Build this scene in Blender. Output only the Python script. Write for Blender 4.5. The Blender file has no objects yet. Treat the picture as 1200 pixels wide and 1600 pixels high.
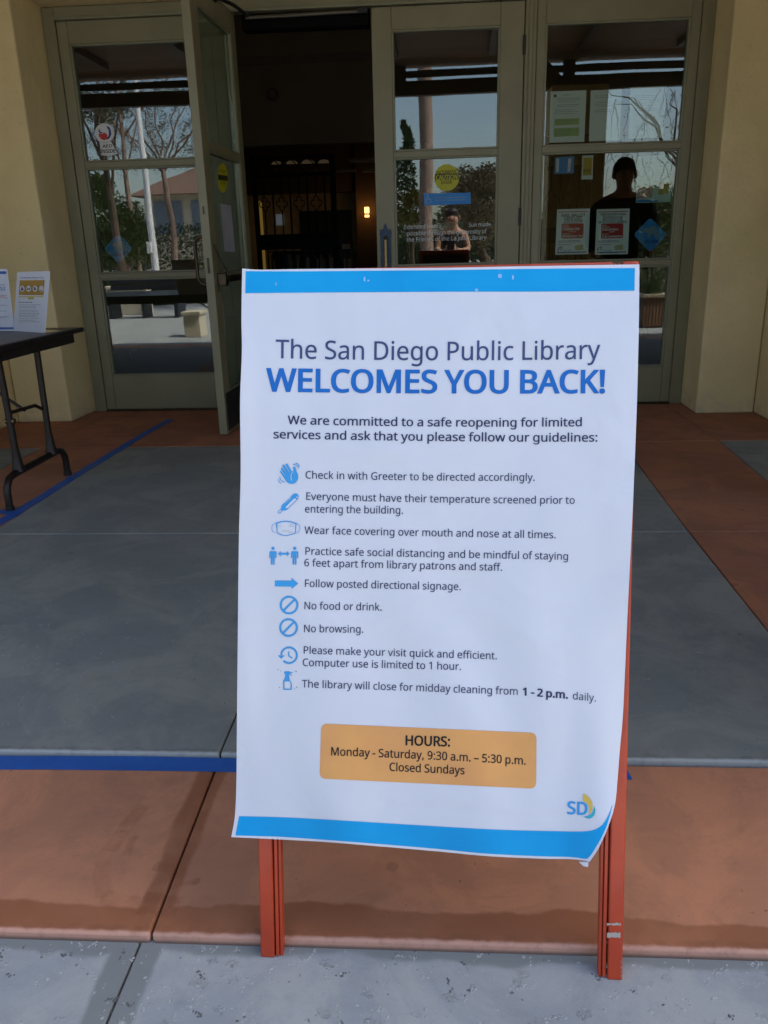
import bpy, bmesh, math, random
from mathutils import Vector, Matrix, noise, geometry
from math import sin, cos, pi, radians, atan2

# ------------------------------------------------------------------ camera
SC = bpy.context.scene
COL = SC.collection
CAM = Vector((0.0, 0.0, 1.0))
FPX = 1250.0
PITCH, ROLL, YAW = radians(18.172), radians(-1.5207), radians(3.8685)
def _axes():
    cy, sy = cos(YAW), sin(YAW)
    f = Vector((-sy*cos(PITCH), cy*cos(PITCH), -sin(PITCH)))
    r0 = Vector((cy, sy, 0)); u0 = r0.cross(f)
    c, s = cos(ROLL), sin(ROLL)
    return c*r0+s*u0, -s*r0+c*u0, f
AX, AY, AF = _axes()
cd = bpy.data.cameras.new('camera')
cam = bpy.data.objects.new('camera', cd); COL.objects.link(cam)
cam.matrix_world = Matrix(((AX.x, AY.x, -AF.x, CAM.x), (AX.y, AY.y, -AF.y, CAM.y), (AX.z, AY.z, -AF.z, CAM.z), (0, 0, 0, 1)))
cd.sensor_fit = 'HORIZONTAL'; cd.sensor_width = 36.0; cd.lens = 36.0*FPX/1200.0
cd.clip_start = 0.05; cd.clip_end = 3000
SC.camera = cam
# ------------------------------------------------------------------ world, sun, exposure
SUN_EL, SUN_AZ = radians(52), radians(100)         # azimuth clockwise from +Y
SUN_AZ = radians(76)
w = bpy.data.worlds.new('World'); SC.world = w; w.use_nodes = True
wn = w.node_tree; wn.nodes.clear()
sky = wn.nodes.new('ShaderNodeTexSky'); sky.sky_type = 'NISHITA'; sky.sun_disc = False
sky.sun_elevation = SUN_EL; sky.sun_rotation = SUN_AZ; sky.air_density = 1.0; sky.dust_density = 2.2; sky.ozone_density = 1.0
bg = wn.nodes.new('ShaderNodeBackground'); bg.inputs[1].default_value = 0.15
wo = wn.nodes.new('ShaderNodeOutputWorld')
wn.links.new(sky.outputs[0], bg.inputs[0]); wn.links.new(bg.outputs[0], wo.inputs[0])
sd = bpy.data.lights.new('sun', 'SUN'); sd.energy = 4.6; sd.angle = radians(0.5); sd.color = (1.0, 0.95, 0.87)
so = bpy.data.objects.new('sun', sd); COL.objects.link(so)
sdir = Vector((sin(SUN_AZ)*cos(SUN_EL), cos(SUN_AZ)*cos(SUN_EL), sin(SUN_EL)))
so.rotation_euler = sdir.to_track_quat('Z', 'Y').to_euler(); so.location = (4, -6, 12)
SC.view_settings.view_transform = 'Standard'; SC.view_settings.look = 'None'
SC.view_settings.gamma = 1.0; SC.view_settings.use_curve_mapping = False
SC.view_settings.exposure = 1.42
SC.cycles.max_bounces = 10; SC.cycles.transparent_max_bounces = 16; SC.cycles.glossy_bounces = 5
SC.cycles.use_denoising = True
SC.cycles.sample_clamp_indirect = 6.0

# ------------------------------------------------------------------ pixel -> place helpers (measurements of the photograph)
def ray(px, py): return AX*((px-600)/FPX) - AY*((py-800)/FPX) + AF
def at_floor(px, py, z=0.0):
    d = ray(px, py); return CAM + d*((z-CAM.z)/d.z)
def at_wall(px, py, Y=5.3):
    d = ray(px, py); return CAM + d*((Y-CAM.y)/d.y)
def at_plane(px, py, P, n):
    d = ray(px, py); return CAM + d*((P-CAM).dot(n)/d.dot(n))
PANE3 = Vector((sin(radians(-.71)), -cos(radians(-.71)), 0))       # the closed leaf's panes stand a hair out of line
def mirrored(px, py, L):
    """the place at Y=-L that the glass at Y=5.3 shows at this pixel"""
    n = PANE3 if 600 < px < 815 else Vector((0, -1, 0)); d = ray(px, py)
    h = at_plane(px, py, Vector((.07 if n is PANE3 else 0, 5.297, 0)), n); r = d - n*2*d.dot(n)
    return h + r*((-L-h.y)/r.y)

# ------------------------------------------------------------------ materials
def lk(nt, a, b): nt.links.new(a, b)
def new_mat(name):
    m = bpy.data.materials.new(name); m.use_nodes = True
    nt = m.node_tree; nt.nodes.clear()
    out = nt.nodes.new('ShaderNodeOutputMaterial'); b = nt.nodes.new('ShaderNodeBsdfPrincipled')
    lk(nt, b.outputs[0], out.inputs[0]); return m, nt, b
def N(nt, t, **kw):
    n = nt.nodes.new(t)
    for k, v in kw.items(): setattr(n, k, v)
    return n
def pos(nt): return N(nt, 'ShaderNodeNewGeometry').outputs['Position']
def noise_n(nt, vec, scale, detail=4, rough=0.55, dist=0.0):
    n = N(nt, 'ShaderNodeTexNoise'); n.inputs['Scale'].default_value = scale; n.inputs['Detail'].default_value = detail
    n.inputs['Roughness'].default_value = rough; n.inputs['Distortion'].default_value = dist
    lk(nt, vec, n.inputs['Vector']); return n.outputs['Fac']
def ramp(nt, fac, a, b, ca=(0, 0, 0, 1), cb=(1, 1, 1, 1)):
    r = N(nt, 'ShaderNodeValToRGB'); e = r.color_ramp.elements
    e[0].position = a; e[0].color = ca; e[1].position = b; e[1].color = cb
    lk(nt, fac, r.inputs[0]); return r.outputs[0]
def fall(nt, v, a, b):
    """1 below a, 0 above b"""
    return mth(nt, 'MULTIPLY_ADD', v, -1/(b-a), b/(b-a), True)
def c4(c): return (c[0], c[1], c[2], 1)
def mixc(nt, fac, a, b, mode='MIX'):
    m = N(nt, 'ShaderNodeMix', data_type='RGBA', blend_type=mode)
    for s, v in ((m.inputs[0], fac), (m.inputs[6], a), (m.inputs[7], b)):
        if isinstance(v, (int, float)): s.default_value = v
        elif isinstance(v, tuple): s.default_value = c4(v)
        else: lk(nt, v, s)
    return m.outputs[2]
def mth(nt, op, a, b=None, c=None, clamp=False):
    m = N(nt, 'ShaderNodeMath', operation=op, use_clamp=clamp)
    for i, v in enumerate((a, b, c)):
        if v is None: continue
        if isinstance(v, (int, float)): m.inputs[i].default_value = v
        else: lk(nt, v, m.inputs[i])
    return m.outputs[0]
def bump(nt, bsdf, h, strength=0.3, dist=0.01):
    n = N(nt, 'ShaderNodeBump'); n.inputs['Strength'].default_value = strength; n.inputs['Distance'].default_value = dist
    lk(nt, h, n.inputs['Height']); lk(nt, n.outputs[0], bsdf.inputs['Normal']); return n
MATS = {}
def mat(name, col, rough=0.6, col2=None, scale=8, bumps=0.0, bscale=60, metal=0.0, spec=0.5, coat=0.0, bdist=0.003, lo=.35, hi=.65, emit=None, estr=0):
    if name in MATS: return MATS[name]
    m, nt, b = new_mat(name)
    p = pos(nt)
    if col2 is None: col2 = tuple(x*0.86 for x in col)
    f = noise_n(nt, p, scale, 5)
    lk(nt, ramp(nt, f, lo, hi, c4(col), c4(col2)), b.inputs['Base Color'])
    r = noise_n(nt, p, scale*2.3, 3)
    lk(nt, mth(nt, 'MULTIPLY_ADD', r, 0.16, rough-0.08, True), b.inputs['Roughness'])
    b.inputs['Metallic'].default_value = metal; b.inputs['Specular IOR Level'].default_value = spec; b.inputs['Coat Weight'].default_value = coat
    if bumps: bump(nt, b, noise_n(nt, p, bscale, 4), bumps, bdist)
    if emit: b.inputs['Emission Color'].default_value = c4(emit); b.inputs['Emission Strength'].default_value = estr
    MATS[name] = m; return m

def glass_mat(name, ior=1.6, tint=(0.80, 0.86, 0.82), wob=0.02):
    m = bpy.data.materials.new(name); m.use_nodes = True; nt = m.node_tree; nt.nodes.clear()
    out = N(nt, 'ShaderNodeOutputMaterial'); tr = N(nt, 'ShaderNodeBsdfTransparent'); tr.inputs[0].default_value = c4(tint)
    gl = N(nt, 'ShaderNodeBsdfGlossy'); gl.inputs['Roughness'].default_value = 0.0; gl.inputs['Color'].default_value = (1, 1, 1, 1)
    ge = N(nt, 'ShaderNodeNewGeometry'); dt = N(nt, 'ShaderNodeVectorMath', operation='DOT_PRODUCT'); lk(nt, ge.outputs['Normal'], dt.inputs[0]); lk(nt, ge.outputs['Incoming'], dt.inputs[1])
    f0 = ((ior-1)/(ior+1))**2; k5 = mth(nt, 'POWER', mth(nt, 'SUBTRACT', 1.0, mth(nt, 'ABSOLUTE', dt.outputs['Value']), None, True), 5.0)
    fres = mth(nt, 'MULTIPLY_ADD', k5, 1-f0, f0)
    mx = N(nt, 'ShaderNodeMixShader')
    lk(nt, fres, mx.inputs[0]); lk(nt, tr.outputs[0], mx.inputs[1]); lk(nt, gl.outputs[0], mx.inputs[2]); lk(nt, mx.outputs[0], out.inputs[0])
    if wob:
        p = pos(nt); h = noise_n(nt, p, 2.6, 1); bn = N(nt, 'ShaderNodeBump'); bn.inputs['Strength'].default_value = 1.0; bn.inputs['Distance'].default_value = wob*0.05
        lk(nt, h, bn.inputs['Height']); lk(nt, bn.outputs[0], gl.inputs['Normal'])
    m['clear'] = 1; MATS[name] = m; return m

def plaster_mat():
    m, nt, b = new_mat('yellow_plaster'); p = pos(nt)
    c = mixc(nt, ramp(nt, noise_n(nt, p, 2.2, 6, .6), .35, .7), (0.80, 0.63, 0.33), (0.68, 0.53, 0.265))
    sp = ramp(nt, noise_n(nt, p, 26, 4, .7), .62, .78)
    c = mixc(nt, mth(nt, 'MULTIPLY', sp, 0.5), c, (0.36, 0.27, 0.15))
    # scuffs and dirt near the ground, real wear
    sx = N(nt, 'ShaderNodeSeparateXYZ'); lk(nt, p, sx.inputs[0])
    low = mth(nt, 'MULTIPLY', ramp(nt, sx.outputs[2], 0.02, 0.16, (1, 1, 1, 1), (0, 0, 0, 1)), ramp(nt, noise_n(nt, p, 14, 5, .7), .45, .7))
    c = mixc(nt, mth(nt, 'MULTIPLY', low, 0.5), c, (0.34, 0.32, 0.28))
    lk(nt, c, b.inputs['Base Color']); b.inputs['Roughness'].default_value = 0.88
    h = mth(nt, 'ADD', noise_n(nt, p, 9, 5, .6), mth(nt, 'MULTIPLY', noise_n(nt, p, 90, 3, .6), 0.25))
    bump(nt, b, h, 0.95, 0.007); MATS['plaster'] = m; return m

def concrete_mat(name, base, base2, lip_y=None, lip_col=None, wet=False, pits=0.0, speck=0.4, wetcol=None, rough=0.8):
    m, nt, b = new_mat(name); p = pos(nt)
    sx = N(nt, 'ShaderNodeSeparateXYZ'); lk(nt, p, sx.inputs[0]); X, Y, Z = sx.outputs
    big = ramp(nt, noise_n(nt, p, 1.6, 6, .62), .32, .68)
    c = mixc(nt, big, base, base2)
    st = N(nt, 'ShaderNodeMapping'); lk(nt, p, st.inputs[0]); st.inputs['Scale'].default_value = (6, 30, 1)
    c = mixc(nt, mth(nt, 'MULTIPLY', ramp(nt, noise_n(nt, st.outputs[0], 1.2, 5, .6), .5, .75), 0.30), c, tuple(x*0.66 for x in base))
    c = mixc(nt, mth(nt, 'MULTIPLY', ramp(nt, noise_n(nt, p, 3.6, 6, .68, .8), .44, .58), 0.55), c, (base[0]*1.34, base[1]*1.26, base[2]*1.14))
    c = mixc(nt, mth(nt, 'MULTIPLY', ramp(nt, noise_n(nt, p, 13, 6, .75, .5), .52, .68), 0.28), c, tuple(x*.6 for x in base))
    vg = N(nt, 'ShaderNodeTexVoronoi'); vg.inputs['Scale'].default_value = 5.5; lk(nt, p, vg.inputs['Vector'])
    gum = mth(nt, 'MULTIPLY', ramp(nt, mth(nt, 'ADD', vg.outputs['Distance'], mth(nt, 'MULTIPLY', noise_n(nt, p, 45, 3), .04)), .075, .095, (1, 1, 1, 1), (0, 0, 0, 1)), .38)
    c = mixc(nt, gum, c, tuple(x*.45 for x in base))
    fine = noise_n(nt, p, 240, 3, .7)
    c = mixc(nt, mth(nt, 'MULTIPLY', ramp(nt, fine, .3, .7), speck*0.35), c, tuple(x*0.62 for x in base))
    # dark chips and pale grains
    v = N(nt, 'ShaderNodeTexVoronoi'); v.inputs['Scale'].default_value = 46; lk(nt, p, v.inputs['Vector'])
    chip = mth(nt, 'MULTIPLY', ramp(nt, v.outputs['Distance'], .06, .13, (1, 1, 1, 1), (0, 0, 0, 1)), ramp(nt, noise_n(nt, p, 7, 3), .57, .63))
    c = mixc(nt, mth(nt, 'MULTIPLY', chip, speck), c, (0.03, 0.03, 0.03))
    v2 = N(nt, 'ShaderNodeTexVoronoi'); v2.inputs['Scale'].default_value = 70; lk(nt, p, v2.inputs['Vector'])
    gr = mth(nt, 'MULTIPLY', ramp(nt, v2.outputs['Distance'], .07, .14, (1, 1, 1, 1), (0, 0, 0, 1)), ramp(nt, noise_n(nt, p, 5.3, 3), .52, .6))
    c = mixc(nt, mth(nt, 'MULTIPLY', gr, speck*0.6), c, tuple(min(1, x*1.9+.04) for x in base))
    height = mth(nt, 'ADD', mth(nt, 'MULTIPLY', fine, 0.15), mth(nt, 'MULTIPLY', gr, 0.7*speck))
    height = mth(nt, 'SUBTRACT', height, mth(nt, 'MULTIPLY', chip, 0.8))
    if wet:
        wc = wetcol
        wob = mth(nt, 'MULTIPLY_ADD', noise_n(nt, p, 7, 4, .6), 0.05, -0.025)
        wob2 = mth(nt, 'MULTIPLY_ADD', noise_n(nt, p, 3.0, 3, .5), 0.07, -0.035)
        # damp band along the lip, damp band along the cross joint
        if wet == 'red':
            d1 = mth(nt, 'ADD', mth(nt, 'ADD', Y, wob), wob2)
            band = fall(nt, d1, 1.030, 1.036)
            jx = mth(nt, 'ABSOLUTE', mth(nt, 'ADD', mth(nt, 'ADD', X, mth(nt, 'MULTIPLY', wob2, .35)), mth(nt, 'MULTIPLY_ADD', wob, 0.5, 0.462)))
            jb = mth(nt, 'MULTIPLY', ramp(nt, jx, 0.026, 0.032, (1, 1, 1, 1), (0, 0, 0, 1)), mth(nt, 'MULTIPLY_ADD', ramp(nt, noise_n(nt, p, 9, 3), .3, .5), 0.5, 0.5))
            band = mth(nt, 'MULTIPLY', band, mth(nt, 'MULTIPLY_ADD', ramp(nt, noise_n(nt, p, 5, 3), .3, .55), 0.3, 0.7))
        else:
            d1 = mth(nt, 'ADD', mth(nt, 'ADD', Y, wob), wob2)
            band = ramp(nt, d1, 0.955, 0.962, (0, 0, 0, 1), (1, 1, 1, 1))
            jx = mth(nt, 'ABSOLUTE', mth(nt, 'ADD', X, mth(nt, 'MULTIPLY_ADD', wob, 0.6, 0.478)))
            jb = ramp(nt, jx, 0.036, 0.041, (1, 1, 1, 1), (0, 0, 0, 1))
        wm = mth(nt, 'MAXIMUM', band, jb)
        c = mixc(nt, mth(nt, 'MULTIPLY', wm, 0.72 if wet == 'red' else .8), c, wc)
        lk(nt, mth(nt, 'MULTIPLY_ADD', wm, -0.16, rough), b.inputs['Roughness'])
        if wet == 'red':
            # ghosts of old tape strips, each a rotated rectangle on the concrete
            gn = mth(nt, 'MULTIPLY_ADD', noise_n(nt, p, 60, 4, .7), .022, -.011)
            for (cx, cy, ang, hx, hy, k) in GHOSTS:
                dx = mth(nt, 'SUBTRACT', X, cx); dy = mth(nt, 'SUBTRACT', Y, cy)
                u = mth(nt, 'ADD', mth(nt, 'MULTIPLY', dx, cos(ang)), mth(nt, 'MULTIPLY', dy, sin(ang)))
                vv = mth(nt, 'SUBTRACT', mth(nt, 'MULTIPLY', dy, cos(ang)), mth(nt, 'MULTIPLY', dx, sin(ang)))
                ins = mth(nt, 'MULTIPLY', fall(nt, mth(nt, 'ADD', mth(nt, 'ABSOLUTE', u), gn), hx-.002, hx+.002), fall(nt, mth(nt, 'ADD', mth(nt, 'ABSOLUTE', vv), gn), hy-.002, hy+.002))
                c = mixc(nt, mth(nt, 'MULTIPLY', ins, mth(nt, 'MULTIPLY', ramp(nt, noise_n(nt, p, 24, 4, .7), .3, .6), k*0.62)), c, wc)
    else: b.inputs['Roughness'].default_value = rough
    if lip_y is not None:
        q = mth(nt, 'ADD', Y, mth(nt, 'MULTIPLY_ADD', noise_n(nt, p, 40, 3), 0.010, -0.005))
        lm = fall(nt, q, lip_y+0.004, lip_y+0.010)
        dirt = ramp(nt, noise_n(nt, p, 60, 4, .7), .5, .75)
        c = mixc(nt, lm, c, mixc(nt, mth(nt, 'MULTIPLY', dirt, .5), lip_col, tuple(x*.5 for x in lip_col)))
        if wet: c = mixc(nt, mth(nt, 'MULTIPLY', mth(nt, 'MULTIPLY_ADD', Z, -150.0, -5.4, True), .75 if wet == 'red' else 0), c, (.05, .045, .04))
        # grimy line right behind the worn nosing
        g = mth(nt, 'MULTIPLY', mth(nt, 'LESS_THAN', mth(nt, 'ABSOLUTE', mth(nt, 'SUBTRACT', q, lip_y+0.013)), 0.005), ramp(nt, noise_n(nt, p, 33, 3), .4, .6))
        c = mixc(nt, mth(nt, 'MULTIPLY', g, .35), c, tuple(x*.4 for x in base))
    if pits:
        # clustered open voids left by the broom finish
        mp = N(nt, 'ShaderNodeMapping'); lk(nt, p, mp.inputs[0]); mp.inputs['Scale'].default_value = (1, 1.25, 1)
        dn = N(nt, 'ShaderNodeTexNoise'); dn.inputs['Scale'].default_value = 90; dn.inputs['Detail'].default_value = 2; lk(nt, p, dn.inputs['Vector'])
        add = N(nt, 'ShaderNodeVectorMath', operation='MULTIPLY_ADD'); lk(nt, dn.outputs['Color'], add.inputs[0]); add.inputs[1].default_value = (.03, .03, 0); lk(nt, mp.outputs[0], add.inputs[2])
        v3 = N(nt, 'ShaderNodeTexVoronoi'); v3.inputs['Scale'].default_value = 27; v3.inputs['Randomness'].default_value = 1.0; lk(nt, add.outputs[0], v3.inputs['Vector'])
        pick = N(nt, 'ShaderNodeSeparateColor'); lk(nt, v3.outputs['Color'], pick.inputs[0])
        sel = ramp(nt, pick.outputs[0], .52, .6)
        zone = mth(nt, 'MULTIPLY', ramp(nt, v3.outputs['Distance'], .20, .33, (1, 1, 1, 1), (0, 0, 0, 1)), sel)
        gran = noise_n(nt, p, 210, 2, .8)
        hi = mth(nt, 'MULTIPLY', zone, ramp(nt, gran, .50, .62)); lo = mth(nt, 'MULTIPLY', zone, ramp(nt, gran, .36, .44, (1, 1, 1, 1), (0, 0, 0, 1)))
        c = mixc(nt, mth(nt, 'MULTIPLY', hi, .7*pits), c, (0.46, 0.46, 0.42)); c = mixc(nt, mth(nt, 'MULTIPLY', lo, .85*pits), c, (0.12, 0.12, 0.12))
        height = mth(nt, 'ADD', height, mth(nt, 'MULTIPLY', mth(nt, 'SUBTRACT', hi, lo), 2.2*pits))
    lk(nt, c, b.inputs['Base Color'])
    b.inputs['Specular IOR Level'].default_value = 0.35
    bump(nt, b, height, 0.7, 0.0022)
    MATS[name] = m; return m

# ------------------------------------------------------------------ object helpers
WL = {}                       # world location of every object made
def place(o, name, parent, loc):
    COL.objects.link(o)
    WL[o.name] = Vector(loc)
    o.location = loc
    if parent is not None:
        o.parent = parent; o.matrix_parent_inverse = Matrix.Translation(-WL[parent.name])
    return o
def tag(o, label=None, cat=None, group=None, kind=None):
    for k, v in (('label', label), ('category', cat), ('group', group), ('kind', kind)):
        if v: o[k] = v
    return o
def thing(name, loc, label, cat, group=None):
    o = bpy.data.objects.new(name, None); o.empty_display_size = 0.1
    place(o, name, None, Vector(loc)); return tag(o, label, cat, group)
def structure(o): o['kind'] = 'structure'; return o
class MB:
    def __init__(s): s.v = []; s.f = []; s.sm = False
    def add(s, vs, fs):
        n = len(s.v); s.v += [Vector(v) for v in vs]; s.f += [tuple(i+n for i in f) for f in fs]; return s
    def box(s, a, b, M=None):
        x0, y0, z0 = a; x1, y1, z1 = b
        vs = [Vector(p) for p in ((x0,y0,z0),(x1,y0,z0),(x1,y1,z0),(x0,y1,z0),(x0,y0,z1),(x1,y0,z1),(x1,y1,z1),(x0,y1,z1))]
        if M is not None: vs = [M @ v for v in vs]
        return s.add(vs, [(0,3,2,1),(4,5,6,7),(0,1,5,4),(1,2,6,5),(2,3,7,6),(3,0,4,7)])
    def prism(s, poly, z0, z1, M=None):
        n = len(poly); vs = [Vector((x, y, z0)) for x, y in poly] + [Vector((x, y, z1)) for x, y in poly]
        if M is not None: vs = [M @ v for v in vs]
        return s.add(vs, [tuple(range(n-1, -1, -1)), tuple(range(n, 2*n))] + [(i, (i+1) % n, n+(i+1) % n, n+i) for i in range(n)])
    def tube(s, pts, rad, seg=10, cap=True):
        pts = [Vector(p) for p in pts]; n = len(pts)
        rr = rad if isinstance(rad, (list, tuple)) else [rad]*n
        rings = []; prev = None
        for i, p in enumerate(pts):
            t = (pts[min(i+1, n-1)] - pts[max(i-1, 0)]).normalized()
            if prev is None:
                a = t.orthogonal().normalized()
            else:
                a = (prev - t*prev.dot(t)).normalized()
            prev = a; b = t.cross(a)
            rings.append([p + (a*cos(2*pi*k/seg) + b*sin(2*pi*k/seg))*rr[i] for k in range(seg)])
        vs = [v for r in rings for v in r]; fs = []
        for i in range(n-1):
            for k in range(seg):
                fs.append((i*seg+k, i*seg+(k+1) % seg, (i+1)*seg+(k+1) % seg, (i+1)*seg+k))
        if cap: fs += [tuple(range(seg-1, -1, -1)), tuple((n-1)*seg+k for k in range(seg))]
        s.sm = True
        return s.add(vs, fs)
    def disc(s, c, ax, r0, h, seg=20, r1=None):
        ax = Vector(ax).normalized(); return s.tube([Vector(c), Vector(c)+ax*h], [r0, r0 if r1 is None else r1], seg)
    def build(s, name, m, parent=None, bevel=0.0, smooth=None, seg=2, origin=None):
        xs = s.v
        lo = Vector((min(v.x for v in xs), min(v.y for v in xs), min(v.z for v in xs))); hi = Vector((max(v.x for v in xs), max(v.y for v in xs), max(v.z for v in xs)))
        c = Vector(((lo.x+hi.x)/2, (lo.y+hi.y)/2, lo.z)) if origin is None else Vector(origin)
        me = bpy.data.meshes.new(name); me.from_pydata([v-c for v in xs], [], s.f); me.update()
        if m.get('clear') and not bevel:
            bm = bmesh.new(); bm.from_mesh(me); bmesh.ops.recalc_face_normals(bm, faces=bm.faces); bm.to_mesh(me); bm.free()
        if bevel:
            bm = bmesh.new(); bm.from_mesh(me); bmesh.ops.recalc_face_normals(bm, faces=bm.faces)
            es = [e for e in bm.edges if len(e.link_faces) == 2 and e.calc_face_angle(0) > 0.6]
            bv_ = bmesh.ops.bevel(bm, geom=es, offset=bevel, segments=seg, affect='EDGES', profile=0.5, clamp_overlap=True)
            if not s.sm:
                for f_ in bv_['faces']: f_.smooth = True
            bm.to_mesh(me); bm.free()
        if smooth or (smooth is None and s.sm):
            me.shade_smooth()
            if hasattr(me, 'set_sharp_from_angle'): me.set_sharp_from_angle(angle=radians(35))
        me.materials.append(m)
        o = bpy.data.objects.new(name, me); return place(o, name, parent, c)
def box(name, a, b, m, parent=None, bevel=0.0, M=None, seg=2):
    a, b = [min(p, q) for p, q in zip(a, b)], [max(p, q) for p, q in zip(a, b)]
    return MB().box(a, b, M).build(name, m, parent, bevel, seg=seg)

SPACE_WIDTH = 209
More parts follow.
